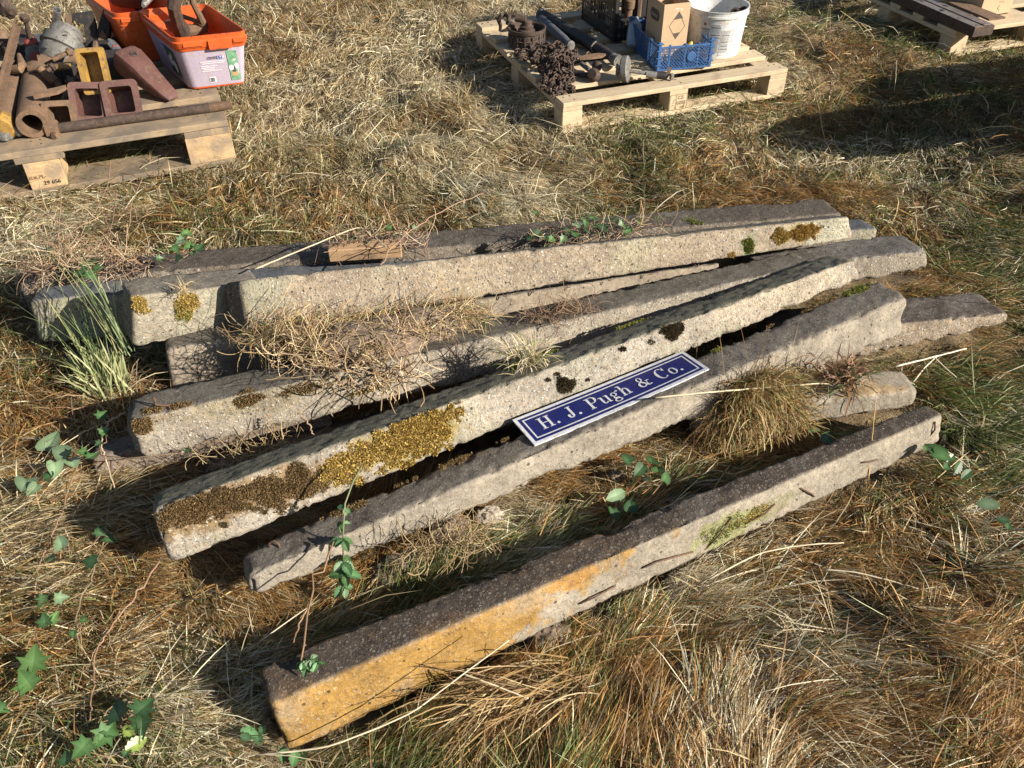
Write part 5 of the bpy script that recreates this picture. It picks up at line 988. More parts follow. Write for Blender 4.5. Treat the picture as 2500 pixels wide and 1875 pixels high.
def blades(root,az,e0,L,wd,bend,side,cols,segs=3,taper=.0,r=RNG):
    """arched flat blades; returns V,F,C"""
    n=len(root); P=[root]; e=e0.copy(); a=az.copy(); cur=root.copy(); dirs=[]
    for k in range(segs):
        d=np.stack([np.cos(a)*np.cos(e),np.sin(a)*np.cos(e),np.sin(e)],1); dirs.append(d); cur=cur+d*(L/segs)[:,None]; P.append(cur.copy()); e=e-bend/segs*(1+.6*k); a=a+side/segs
    tw=r.normal(0,.5,n); V=np.zeros((n,2*segs+1,3)); Cc=np.zeros((n,2*segs+1,3))
    for k in range(segs+1):
        d=dirs[min(k,segs-1)]; s=np.cross(d,[0,0,1.0]); s/=np.linalg.norm(s,axis=1,keepdims=True)+1e-9; nn=np.cross(s,d)
        sv=s*np.cos(tw)[:,None]+nn*np.sin(tw)[:,None]; wk=wd*(1-.25*k/segs)
        if k<segs: V[:,2*k]=P[k]-sv*wk[:,None]/2; V[:,2*k+1]=P[k]+sv*wk[:,None]/2; sh=.82+.18*k/segs; Cc[:,2*k]=cols*sh; Cc[:,2*k+1]=cols*sh  # blade colour darkens towards the root as painted shading
        else: V[:,2*k]=P[k]; Cc[:,2*k]=cols
    b=np.arange(n)*(2*segs+1); F=[]
    for k in range(segs-1): F+= [np.stack([b+2*k,b+2*k+1,b+2*k+3],1),np.stack([b+2*k,b+2*k+3,b+2*k+2],1)]
    k=segs-1; F.append(np.stack([b+2*k,b+2*k+1,b+2*k+2],1))
    return V,np.concatenate(F),Cc
def pallet_local(Q,org,a):
    d=Q-np.array([org[0],org[1],0]); c,s=math.cos(a),math.sin(a); return d[...,0]*c+d[...,1]*s,-d[...,0]*s+d[...,1]*c
def clear(V):
    """drop blades that would run through a post or a pallet"""
    n,m,_=V.shape; Q=V.reshape(-1,3); bad=np.zeros(len(Q),bool)
    for p in PST.values(): bad|=p.inside(Q,.001)
    for org,a,wx,dy,zt in PALS:
        u,v=pallet_local(Q,org,a); ins=(u>-.01)&(u<wx+.01)&(v>-.01)&(v<dy+.01)
        bad|=ins&(Q[:,2]>zt-.05)
        bad|=(ins|((u>-.03)&(u<wx+.03)&(v>-.03)&(v<dy+.03)))&(Q[:,2]>zt-.01)
    return ~bad.reshape(n,m).any(1)
def compact(V,F,Cc,keep):
    n,m,_=V.shape; idx=-np.ones(n,int); idx[keep]=np.arange(keep.sum()); fb=F[:,0]//m; F=F[keep[fb]]; F=F-(fb[keep[fb]]-idx[fb[keep[fb]]])[:,None]*m
    return V[keep].reshape(-1,3),F,Cc[keep].reshape(-1,3)
PALS=[((.2459,3.8804),.3549,1.225,1.265,.144),((-1.2214-1.66*math.cos(.365),3.5813-1.66*math.sin(.365)),.365,1.66,1.32,.199),((2.4575,4.8603),.3229,1.2,1.2,.144)]
def sample(n,r,near=.55):
    """roots: dense near the camera, thinning with distance like the detail one can see"""
    X=[];Y=[];tot=0
    while tot<n:
        k=n; rr=np.exp(r.uniform(math.log(.42),math.log(8.4),k)); th=r.uniform(R(18),R(162),k)
        x=rr*np.cos(th); y=rr*np.sin(th); px,py=proj(np.stack([x,y,x*0],1))
        inn=(px>-420)&(px<2920)&(py>-260)&(py<2230); k2=inn&((px>-60)&(px<2560)&(py>-60)&(py<1960)|(r.random(k)<.35))
        # even out on screen: foreshortening makes the far rows pile up
        X.append(x[k2]);Y.append(y[k2]);tot+=k2.sum()
    return np.concatenate(X)[:n],np.concatenate(Y)[:n]
def grass_layer(n,seed,kind):
    r=np.random.default_rng(seed); x,y=sample(n,r); d=np.hypot(x,y)
    # gather the roots into tufts
    g=np.where(r.random(n)<.45,.07,.17); ci=np.floor(x/g).astype(np.int64); cj=np.floor(y/g).astype(np.int64)
    cx=(ci+.15+.7*hsh(ci,cj,ci*0,5))*g; cy=(cj+.15+.7*hsh(ci,cj,ci*0,6))*g; tuftw=hsh(ci,cj,ci*0,7)
    pull=.08+.38*tuftw; x2=x+(cx-x)*pull; y2=y+(cy-y)*pull
    mv,az,sp,ln=field(x2,y2); mv=mv**1.35; cl=hsh(ci,cj,ci*0,8)
    # patches with their own colour on top of the regional mix
    pn=n2(x2,y2,2.2,81,3); gn=n2(x2,y2,1.7,87,3); tv=hsh(ci,cj,ci*0,12)
    wts=mv*np.stack([1+0*pn,np.exp((pn-.46)*9),np.exp((.52-pn)*7),np.exp((gn-.53)*8),1+0*pn],1); wts*=np.exp((np.stack([hsh(ci,cj,ci*0,20+q) for q in range(5)],1)-.5)*2.0)
    if kind=='under': wts*=np.array([1.0,.4,1.2,.6,1.2])
    if kind=='long': wts*=np.array([1.3,2.2,.5,.15,.3])
    cs=np.cumsum(wts/wts.sum(1,keepdims=True),1); pick=(r.random(n)[:,None]>cs).sum(1).clip(0,4)
    pal=np.stack([STRAW,PALEC,BROWN,GREEN,DEAD]); cols=np.minimum(pal[pick,r.integers(0,4,n)]*(.58+.72*r.random((n,1)))*(.80+.4*tv[:,None]),.88)
    a=flow(x2,y2,az,sp); rad=np.arctan2(y-cy,x-cx)
    a=a+(hsh(ci,cj,ci*0,15)-.5)*1.1*sp+r.normal(0,.30,n)*(.4+sp*.8); flip=r.random(n)<.10; a=np.where(flip,rad,a)
    L=(.05+.085*r.random(n))*ln*(.75+.5*cl); e0=r.normal(.24,.20,n); bend=r.normal(.30,.3,n); side=r.normal(0,.2,n)
    wd=(.0013+.0013*r.random(n))*(1+.17*np.minimum(d,7)); lift=.0
    if kind=='under': L*=.75; e0=r.normal(.35,.4,n); wd*=1.15
    if kind=='long': L=(.11+.15*r.random(n)); e0=r.normal(.25,.2,n); bend=r.normal(.55,.3,n); a=a+r.normal(0,.8,n); lift=.02
    if kind=='up': L=(.04+.06*r.random(n)); e0=r.normal(1.05,.25,n); bend=r.normal(.5,.3,n); pickg=r.random(n)<.65; cols=np.where(pickg[:,None],GREEN[r.integers(0,4,n)]*(.9+.5*r.random((n,1))),cols)
    green=(pick==3); e0=np.where(green,e0+.25,e0)
    z=gh(x2,y2)+.002+lift+(.028 if kind=='mid' else .012)*r.random(n)
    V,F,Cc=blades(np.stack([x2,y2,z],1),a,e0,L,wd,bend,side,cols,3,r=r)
    near=np.zeros(n,bool); Q0=np.stack([x2,y2,z],1)
    for p in PST.values(): near|=p.inside(Q0+[0,0,.06],.07)|p.inside(Q0+[0,0,.02],.07)
    if near.any(): V[near]=V[near,:1]+(V[near]-V[near,:1])*np.array([.55,.55,.45])
    # never dive under the soil
    zz=gh(V[:,-1,0],V[:,-1,1]); low=V[:,-1,2]<zz+.002; V[low,-1,2]=zz[low]+.004
    keep=clear(V); return compact(V,F,Cc,keep)
def grass():
    Vs=[];Fs=[];Cs=[];off=0
    for n,s,k in ((int(110000*GQ),1,'under'),(int(350000*GQ),2,'mid'),(int(4200*GQ),3,'long'),(int(15000*GQ),4,'up')):
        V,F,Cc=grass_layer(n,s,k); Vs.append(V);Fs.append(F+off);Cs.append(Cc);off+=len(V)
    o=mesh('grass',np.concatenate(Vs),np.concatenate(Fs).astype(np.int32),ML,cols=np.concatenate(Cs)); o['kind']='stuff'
GQ=1.0
import sys
grass()
# ------------------------------------------------------------------ plants, roots, loose stalks
def gz(px,py,off=0.0):
    p=at(px,py,0.0); h=float(gh(p[0],p[1])[0])+off; return at(px,py,h)
IVY=[(0,0),(.16,.10),(.42,.06),(.30,.30),(.50,.52),(.26,.52),(.20,.66),(0,1.0),(-.20,.66),(-.26,.52),(-.50,.52),(-.30,.30),(-.42,.06),(-.16,.10)]
def serr(n=9,wd=.34):
    R_=[(0,0)]
    for k in range(n):
        t=(k+.5)/n; w_=wd*math.sin(math.pi*min(1,t*1.05+.06))**.8; R_+=[(w_,t*.98-.02),(w_*.80,t*.98+.03)]
    R_.append((0,1.05)); return R_+[(-x,y) for x,y in R_[-2:0:-1]]
NET=serr(6,.30); BROAD=[(0,.05),(.22,-.08),(.40,.05),(.42,.30),(.34,.55),(.18,.80),(0,1.0),(-.18,.80),(-.34,.55),(-.42,.30),(-.40,.05),(-.22,-.08)]
OVAL=[(.0,0),(.2,.12),(.3,.4),(.24,.7),(0,1),(-.24,.7),(-.3,.4),(-.2,.12)]
LG={'dark':(.028,.065,.022),'mid':(.045,.10,.03),'fresh':(.075,.15,.042),'pale':(.15,.22,.12),'yellow':(.17,.22,.05),'dead':(.28,.17,.09),'net':(.07,.15,.06)}
def leaf(parent,c,dirv,nrm,size,shape,col,r,fold=.25):
    B=basis(dirv,nrm); d,n_=B[:,0],B[:,1]; s=np.cross(d,n_); P=np.array(shape)*size; V=[c+d*(.45*size)*1.0-n_*0]
    mid=[c+d*y*size for y in (0,.33,.66,1.0)]
    curl=r.uniform(-.25,.35)
    V=[c+d*(y)+s*x+n_*(abs(x)*fold-curl*y*y/size*.5) for x,y in P]; cen=c+d*.4*size-n_*(curl*.16*size*.5)
    V=[cen]+V; n=len(P); F=[(0,1+k,1+(k+1)%n) for k in range(n)]
    base=np.array(LG[col])*r.uniform(.75,1.3); cc=np.repeat([base],len(V),0); cc[0]=base*1.5+.02; cc[1::3]*=.85
    return mesh('leaf',V,F,MG,parent,cols=cc)
def stems(parent,paths,rads,col,name='stem',mat=None):
    mb=MB(); cols=[]
    for p,rd in zip(paths,rads): mb.tube(p,np.linspace(rd,rd*.7,len(p)),5)
    V=np.concatenate(mb.V); c=np.repeat([col],len(V),0)*RNG.uniform(.8,1.2,(len(V),1)); return mesh(name,V,mb.F,mat or ML,parent,True,cols=c)
def sprig(name,label,cat,leaves,z=None,size=.045,shape=IVY,stemcol=(.30,.20,.12),seed=1,group=None,stempath=True,zoff=.07):
    """leaves: (px,py,scale,colour,shape or None). Each leaf a part, stalks join them"""
    r=random.Random(seed); pos=[]
    for l in leaves:
        zz=(z+r.uniform(-.012,.02)) if z is not None else None
        pos.append(at(l[0],l[1],zz) if zz is not None else gz(l[0],l[1],zoff+r.uniform(0,.02)))
    c=sum(pos)/len(pos); root=thing(name,label,cat,(c[0],c[1],c[2]-.03),0,group)
    for l,p in zip(leaves,pos):
        sc=size*l[2]; a=r.uniform(0,2*math.pi); dv=np.array([math.cos(a),math.sin(a),r.uniform(-.5,.3)]); n_=np.array([r.uniform(-.1,.7),r.uniform(-.8,-.1),1.0])
        n_=n_-dv*(n_@dv)/(dv@dv); leaf(root,p-dv*sc*.45,dv,n_,sc,(l[4] if len(l)>4 and l[4] else shape),l[3],r)
    paths=[]
    for k in range(len(pos)-1):
        a_,b_=pos[k],pos[k+1]; m=(a_+b_)/2+np.array([r.uniform(-.02,.02),r.uniform(-.02,.02),-.015]); paths.append([a_-[0,0,.006],m,b_-[0,0,.006]])
    if paths: stems(root,paths,[.0016]*len(paths),stemcol)
    return root
G6='ivy sprigs growing through the heap'
sprig('ivy_sprig','cluster of dark ivy leaves on the left end of the rear posts','ivy',[(213,652,1.15,'dark'),(196,664,1,'dark'),(232,640,1,'mid'),(240,655,.9,'dark'),(222,672,1,'mid'),(207,645,.8,'mid'),(120,622,.5,'mid')],.20,.050,seed=3,group=G6)
sprig('ivy_sprig','upright ivy sprig with pale leaves left of the wooden batten','ivy',[(454,570,1.05,'fresh'),(437,590,1,'pale'),(488,605,1.05,'mid'),(428,608,.9,'mid'),(462,600,.9,'fresh'),(438,632,.8,'dark'),(390,630,.6,'mid'),(470,617,.6,'dark'),(446,580,.8,'mid')],.255,.044,seed=5,group=G6)
S5=lambda x,y:(800+x/2.4578,450+y/2.4578)
sprig('ivy_sprig','trailing ivy with many green leaves on the middle of the rearmost post','ivy',[(*S5(x,y),s,c) for x,y,s,c in ((1250,300,.9,'dark'),(1305,320,.8,'dark'),(1340,330,.7,'fresh'),(1440,285,.9,'dark'),(1500,245,1.0,'pale'),(1545,230,.9,'mid'),(1590,200,.9,'mid'),(1650,262,1.1,'dark'),(1700,215,.8,'mid'),(1760,238,.9,'pale'),(1800,280,.9,'mid'),(1875,235,.9,'mid'),(1245,172,.5,'mid'),(1480,300,.8,'mid'),(1560,280,.9,'dark'),(1620,295,.8,'dark'),(1410,330,.7,'mid'),(1210,325,.6,'mid'))],.285,.045,seed=7,group=G6)
sprig('ivy_sprig','few small ivy leaves behind the wooden batten','ivy',[(868,582,.8,'mid'),(900,592,.7,'dark'),(948,556,.8,'mid'),(1014,556,.7,'pale'),(976,555,.7,'dead'),(850,585,.6,'dark')],.24,.04,seed=9,group=G6)
sprig('ivy_sprig','small ivy leaves on a pale stem beside the rounded mossy post end','ivy',[(249,1014,1,'mid'),(255,1052,.85,'mid'),(240,1083,.6,'dark'),(226,1113,1,'mid'),(200,1103,.8,'fresh'),(460,1100,.6,'mid')],.12,.040,seed=11,group=G6)
sprig('broad_leaf_plant','pale broad crumpled leaves in the grass at the left edge','plant',[(125,1080,1.6,'pale',BROAD),(150,1105,1.3,'pale',BROAD),(177,1130,1.1,'pale',BROAD),(134,1145,1.1,'pale',BROAD),(118,1163,.8,'mid',BROAD),(60,1182,1.4,'pale',BROAD),(80,1196,.9,'pale',BROAD)],None,.045,seed=13)
sprig('ivy_sprig','scattered small ivy leaves in the grass left of the tilted mossy post','ivy',[(149,1325,1.1,'pale',BROAD),(126,1365,.8,'dark'),(221,1371,1.2,'dark'),(267,1315,.9,'mid'),(245,1300,.8,'dark'),(104,1468,.9,'mid'),(149,1460,.9,'pale'),(131,1509,.9,'fresh'),(110,1515,1,'dark'),(180,1548,.6,'mid'),(205,1512,.6,'mid')],None,.040,seed=15,group=G6)
sprig('ivy_sprig','two large glossy ivy leaves near the lower left corner','ivy',[(82,1612,1.5,'fresh'),(66,1662,1.4,'fresh'),(5,1730,.7,'mid')],None,.046,seed=17,group=G6)
sprig('ivy_sprig','large ivy leaves and a yellowing nettle leaf at the bottom left','ivy',[(290,1735,1.6,'dark'),(353,1725,1.4,'dark'),(345,1770,1.3,'dark'),(250,1800,1.3,'mid'),(270,1782,.9,'mid'),(199,1828,1.2,'mid'),(334,1815,1.2,'yellow',NET),(318,1790,1,'yellow',NET),(310,1835,.8,'net',NET),(160,1850,.9,'dark')],None,.043,seed=19,group=G6)
sprig('broad_leaf_plant','dark green leafy weed growing between the posts below the sign','plant',[(1590,1125,1.1,'dark',BROAD),(1606,1145,1.0,'mid',BROAD),(1560,1150,.9,'dark',BROAD),(1578,1170,.7,'pale',OVAL),(1504,1210,1.3,'pale',OVAL),(1540,1235,1.0,'dark',BROAD),(1500,1255,.9,'dark',BROAD),(1625,1165,.8,'mid',BROAD),(1530,1120,.8,'dark',BROAD)],None,.045,seed=21)
sprig('bramble_leaf','single pale serrated leaf in the grass at the right','leaf',[(2416,1232,1.5,'pale',NET)],None,.042,seed=23)
sprig('nettle_patch','dark nettle leaves in the grass near the right edge','nettle',[(2335,1145,1.3,'dark',NET),(2358,1160,1.1,'dark',NET),(2310,1140,1,'mid',NET),(2450,1270,1,'dark',NET),(2462,1285,.9,'mid',NET)],None,.04,seed=25)
sprig('nettle_patch','green leaves growing at the far end of the front post','nettle',[(2282,1100,1.4,'mid',BROAD),(2300,1112,1.2,'mid',BROAD),(2262,1095,1,'fresh',NET),(2320,1120,.9,'mid',NET),(2060,1060,1.1,'dark',BROAD),(2020,1070,1.2,'dark',BROAD),(1990,1052,.9,'mid',NET)],None,.042,seed=27)
sprig('nettle_patch','toothed nettle leaves at the ochre end of the front post','nettle',[(612,1790,1.2,'net',NET),(630,1802,1,'net',NET),(600,1800,.9,'net',NET),(640,1780,.8,'net',NET),(719,1852,1.2,'net',NET),(690,1845,1,'net',NET),(740,1845,.9,'net',NET)],None,.038,seed=29)
def nettle(name,label,path,whorls,size,seed,sc=(.20,.22,.11)):
    r=random.Random(seed); P=[at(*p) for p in path]; root=thing(name,label,'nettle',tuple(P[-1]-[0,0,.02])); stems(root,[P],[.0028],sc)
    for px,py,z,n,s in whorls:
        c=at(px,py,z)
        for k in range(n):
            a=2*math.pi*k/n+r.uniform(-.4,.4); d=np.array([math.cos(a),math.sin(a),r.uniform(-.6,.2)]); leaf(root,c,d*[1,1,1]-np.array([0,0,r.uniform(.1,.9)]),np.array([.2,-.3,1.2])+np.array([r.uniform(-.5,.5),r.uniform(-.5,.5),0]),size*s*r.uniform(.6,1.05),NET,r.choice(('net','net','mid','pale')),r,.5)
nettle('nettle','nettle stalk with toothed leaves hanging over the sign post and the one beside it',[(882,1140,.26),(862,1175,.25),(842,1230,.22),(838,1290,.19),(838,1370,.10)],[(842,1240,.215,4,.8),(836,1278,.19,4,.8),(838,1318,.17,6,1.0),(838,1372,.10,6,1.1),(842,1400,.08,6,1.15),(840,1430,.06,5,1.0)],.040,31)
nettle('nettle','cut nettle tip with small toothed leaves lying on the front post',[(814,1322,.17),(800,1360,.16),(790,1396,.15),(762,1403,.15),(765,1440,.16),(750,1500,.17),(742,1575,.17),(735,1612,.155)],[(738,1618,.155,5,.75),(760,1612,.155,5,.85),(775,1618,.152,4,.7),(748,1632,.15,4,.7)],.036,33,(.30,.19,.11))
# vines
def vine(label,path,r=.0022,col=(.33,.21,.13),name='vine_stem'):
    P=[]
    for p in path: P.append(at(*p) if len(p)==3 else gz(p[0],p[1],.065))
    P=np.array(P); t=np.linspace(0,len(P)-1,len(P)*5); Q=np.stack([np.interp(t,np.arange(len(P)),P[:,k]) for k in range(3)],1)
    K=np.array([.25,.5,.25]); 
    for _ in range(3): Q[1:-1]=Q[:-2]*.25+Q[1:-1]*.5+Q[2:]*.25
    Q[1:-1]+=RNG.normal(0,.0022 if name=='vine_stem' else .0003,(len(Q)-2,3)); mb=MB().tube(Q,np.linspace(r,r*.7,len(Q)),6); V=np.concatenate(mb.V); c=V.mean(0); o=mesh(name,V-c,mb.F,ML,None,True,cols=np.repeat([col],len(V),0)*RNG.uniform(.75,1.25,(len(V),1))); o.location=c; return tag(o,label,'stem')
vine('thin reddish vine running down the grass at the far left',[(194,1125),(150,1250),(110,1350),(90,1390),(84,1470),(86,1540),(98,1590)],.0022)
vine('brown vine curving down past the small ivy leaves',[(271,1125),(268,1220),(258,1306),(225,1410),(187,1495),(190,1560),(200,1600)],.0022,(.30,.24,.16))
vine('pinkish vine leading from the tilted post end down to the lower left leaves',[(389,1369),(330,1455),(271,1532),(232,1595),(226,1700),(217,1765)],.0024,(.38,.23,.15))
vine('thin vine looping from the third one to the bottom edge',[(264,1540),(275,1600),(305,1650),(300,1700),(240,1760),(200,1860)],.0018,(.30,.22,.12))
vine('pale bare stem hanging beside the rounded mossy post end',[(306,1007,.13),(270,1025,.13),(252,1055,.12),(248,1095,.11),(262,1130,.08),(282,1200,.05)],.0028,(.50,.38,.27))
vine('long grey brown runner looping round the ochre post end',[(745,1575,.15),(715,1580),(620,1600),(545,1628),(528,1660),(493,1712),(440,1745),(398,1755)],.0024,(.22,.16,.11))
vine('stiff bent stem curving from the vine over the open grass beside the nettle',[(759,1470,.14),(730,1530,.14),(712,1578,.08)],.0022,(.36,.22,.13))
vine('brown stem arching over the rear post among the ivy',[(925,655,.28),(960,600,.29),(1010,555,.30),(1090,510,.29),(1180,472,.27)],.0022,(.40,.26,.17))
vine('curled dry stem hanging from the root clump',[(725,1010,.20),(752,1030,.19),(765,1060,.17),(770,1095,.15)],.0026,(.42,.30,.19))
vine('thin upright dead stalk behind the end of the back right post',[(2238,440,.02),(2240,520,.02),(2229,578,.02)] if 0 else [(2240,590,.03),(2236,520,.12),(2228,465,.22)],.002,(.42,.30,.16))
vine('dead stalk standing at the end of the dark topped post',[(2428,745,.10),(2430,715,.16),(2434,690,.20)],.0022,(.28,.2,.13))
# bright straws
def straw(label,path,r=.0019,col=(.72,.63,.44)): return vine(label,path,r,col,'straw_stalk')
straw('longest bright straw, kinked, lying across the pale post end below the sign',[(1600,971,.215),(1760,955,.2),(1900,944,.17),(2023,934,.15),(2047,956,.13)],.0026)
straw('thick white straw sticking out to the right of the brown tuft',[(2186,895,.12),(2270,874,.12),(2359,851,.11)],.0030,(.80,.74,.60))
straw('thin straw crossing the grass under the thick white one',[(2282,873,.10),(2310,900,.08),(2336,922,.06)],.0016)
straw('bright bent straw over the left end of the heap rising to the batten',[(622,657,.27),(700,625,.28),(879,550,.29),(905,575,.28)],.0026,(.70,.60,.42))
straw('long dry stalk reaching in from the left edge above the ivy',[(-20,455,.16),(90,505,.15),(150,548,.14),(191,568,.14)],.0024,(.66,.52,.33))
straw('straw arch in front of the ochre face of the front post',[(624,1844,.02),(800,1826,.05),(1003,1744,.08),(1107,1663,.11),(1243,1563,.15)],.0022,(.74,.66,.48))
straw('pale broken straw in the grass below the front post',[(1130,1645,.08),(1200,1670,.08),(1290,1705,.06)],.0022)
straw('long arched straw in the brown grass at the lower right',[(1730,1415,.06),(1850,1350,.08),(1960,1330,.09),(2060,1325,.08)],.0022)
straw('white curved straw in the middle of the lower right grass',[(2010,1390,.08),(2100,1398,.09),(2250,1440,.08),(2340,1462,.06)],.0020)
straw('thin straw upright in front of the far end of the front post',[(2120,1170,.03),(2128,1080,.13),(2138,975,.24)],.0018,(.60,.42,.18))
straw('tall dry stalk above the pallets shadow at the right',[(2100,250,.03),(2096,200,.12),(2094,150,.22)] if 0 else [(2183,225,.02),(2187,190,.10),(2189,147,.20)],.0018)
straw('bent stalk in the shaded grass at the right',[(2360,310,.03),(2400,350,.06),(2420,395,.05),(2430,450,.04)],.0026,(.62,.5,.3))
straw('thin stalk leaning in the grass right of the middle pallet',[(1970,170,.03),(2000,260,.07),(2010,330,.05),(2028,370,.03)],.0016,(.6,.45,.25))
rr_=random.Random(77)
for k in range(9):
    px,py=rr_.uniform(1980,2300),rr_.uniform(20,130); a=rr_.uniform(-.8,.8); L=rr_.uniform(50,90)
    straw('tall dry stalk number among the tuft by the far pallet' if 0 else 'tall dry stalk in the tuft beside the far right pallet',[(px,py,.02),(px+math.sin(a)*L*.5,py-L*.5,.10),(px+math.sin(a)*L*1.3,py-L*.85,.19)],.0017,(.58,.44,.24))['group']='tall dry stalks by the far pallet'
# tufts
def tuft(name,label,cat,n,rootf,azf,L,e0,bend,wd,cols,seed,segs=4,part='blades',parent=None,keepclear=False):
    r=np.random.default_rng(seed); root=rootf(n,r); az=azf(root,n,r); Ls=r.uniform(*L,n); V,F,Cc=blades(root,az,r.normal(e0[0],e0[1],n),Ls,r.uniform(*wd,n),r.normal(bend[0],bend[1],n),r.normal(0,.3,n),np.array(cols)[r.integers(0,len(cols),n)]*r.uniform(.75,1.25,(n,1)),segs,r=r)
    if keepclear: k=clear(V); V,F,Cc=compact(V,F,Cc,k)
    else: V=V.reshape(-1,3);Cc=Cc.reshape(-1,3)
    if parent is None:
        c=root.mean(0); parent=thing(name,label,cat,tuple(c))
    o=mesh(part,V,F.astype(np.int32),ML,parent,cols=Cc); o['kind']='stuff'; return parent
GR1=[(.12,.17,.07),(.17,.22,.08),(.25,.29,.12),(.08,.12,.05),(.36,.34,.16)]; GB=[(.34,.36,.16),(.42,.42,.22),(.26,.30,.12)]
b1=gz(268,965,.02); b2=at(305,860,.12)
def rf(b,s): return lambda n,r: b+np.stack([r.normal(0,s,n),r.normal(0,s,n),r.normal(0,.006,n)],1)
wl=to_world_az(268,960,-.55,-1)
t_=tuft('green_grass_tuft','tall green grass tuft with bleached base growing at the left end of the heap','grass tuft',34,rf(b1,.026),lambda q,n,r:r.normal(wl,.45,n),(.20,.50),(.95,.25),(.55,.5),(.0020,.0038),GR1,41,5,'green_blades')
tuft('','','',24,rf(b2,.018),lambda q,n,r:r.normal(wl+.15,.3,n),(.18,.36),(1.0,.2),(.4,.3),(.0022,.0036),GR1,42,5,'green_blades',t_)
tuft('','','',160,rf(b1,.032),lambda q,n,r:r.normal(wl,.45,n),(.08,.20),(.9,.25),(.4,.3),(.004,.006),GB,43,4,'bleached_stalks',t_)
tuft('','','',260,rf(b1,.05),lambda q,n,r:r.uniform(0,6.28,n),(.08,.20),(.4,.3),(.9,.4),(.0022,.004),[(.45,.33,.2),(.36,.22,.13),(.5,.42,.26),(.2,.13,.08)],44,4,'dry_blades',t_)
tuft('dry_grass_tuft','small pale tuft of dry and green blades rooted beside the tilted mossy post','grass tuft',170,rf(at(1285,885,.225),.020),lambda q,n,r:r.uniform(0,6.28,n),(.06,.13),(.85,.3),(.9,.4),(.002,.0036),[(.62,.52,.34),(.5,.4,.22),(.25,.3,.1),(.68,.6,.44)],45,4)
tuft('dead_leaf_tuft','reddish brown tuft of dead strap leaves lying on the pale post end','grass tuft',190,rf(at(2055,925,.14),.024),lambda q,n,r:r.uniform(0,6.28,n),(.05,.13),(.6,.4),(1.0,.5),(.003,.0055),[(.22,.12,.07),(.32,.18,.1),(.42,.27,.15),(.14,.085,.055),(.12,.16,.06)],46,4)
tuft('dry_grass_tuft','little dry grass wisp on the mossy stub end','grass tuft',50,rf(at(447,708,.305),.010),lambda q,n,r:r.uniform(0,6.28,n),(.03,.07),(.6,.4),(1.0,.5),(.0015,.0025),[(.6,.48,.28),(.5,.38,.2)],47,3)
# big hay tuft
hc=gz(1760,1050,.0); haz=to_world_az(1800,1040,.55,1)
def hroot(n,r):
    u=r.random(n)**.7; a=r.uniform(0,6.28,n); q=np.stack([hc[0]+.20*u*np.cos(a)+.05,hc[1]+.13*u*np.sin(a)+.03,0*u],1); q[:,2]=gh(q[:,0],q[:,1])+.17*np.sqrt(np.clip(1-u*u,0,1))+r.uniform(-.01,.01,n); return q
def haz_f(q,n,r): return np.arctan2(q[:,1]-hc[1]-.05,q[:,0]-hc[0]+.06)*.55+haz*.45+r.normal(0,.9,n)
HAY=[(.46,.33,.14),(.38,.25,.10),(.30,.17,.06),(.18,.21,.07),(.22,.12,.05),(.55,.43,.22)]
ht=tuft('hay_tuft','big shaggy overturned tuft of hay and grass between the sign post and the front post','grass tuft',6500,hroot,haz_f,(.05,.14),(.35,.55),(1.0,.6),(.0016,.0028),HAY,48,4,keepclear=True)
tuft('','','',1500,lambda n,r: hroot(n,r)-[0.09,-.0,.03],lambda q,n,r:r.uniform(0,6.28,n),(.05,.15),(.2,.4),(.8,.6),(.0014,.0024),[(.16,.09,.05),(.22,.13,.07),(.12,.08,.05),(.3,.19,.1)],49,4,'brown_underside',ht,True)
tuft('','','',230,hroot,lambda q,n,r:r.uniform(0,6.28,n),(.12,.26),(.45,.4),(.7,.6),(.0016,.0026),HAY,51,5,'stray_stalks',ht,True)
# brown grass bent over the front post
fb=gz(1240,1700,.02); fz=to_world_az(1200,1700,-1,.45)
def froot(n,r): 
    px=r.normal(1290,80,n); py=r.normal(1700,32,n)+ (1290-px)*.15; q=np.array([gz(a,b,.04) for a,b in zip(px,py)]); q[:,2]+=r.uniform(0,.05,n); return q
tuft('combed_grass_tuft','long brown grass combed down to the left below the front post','grass tuft',420,froot,lambda q,n,r:r.normal(fz,.5,n),(.10,.26),(.25,.2),(.5,.25),(.0018,.003),[(.40,.26,.11),(.5,.36,.17),(.3,.18,.08),(.6,.48,.28),(.2,.13,.06)],50,5,keepclear=True)
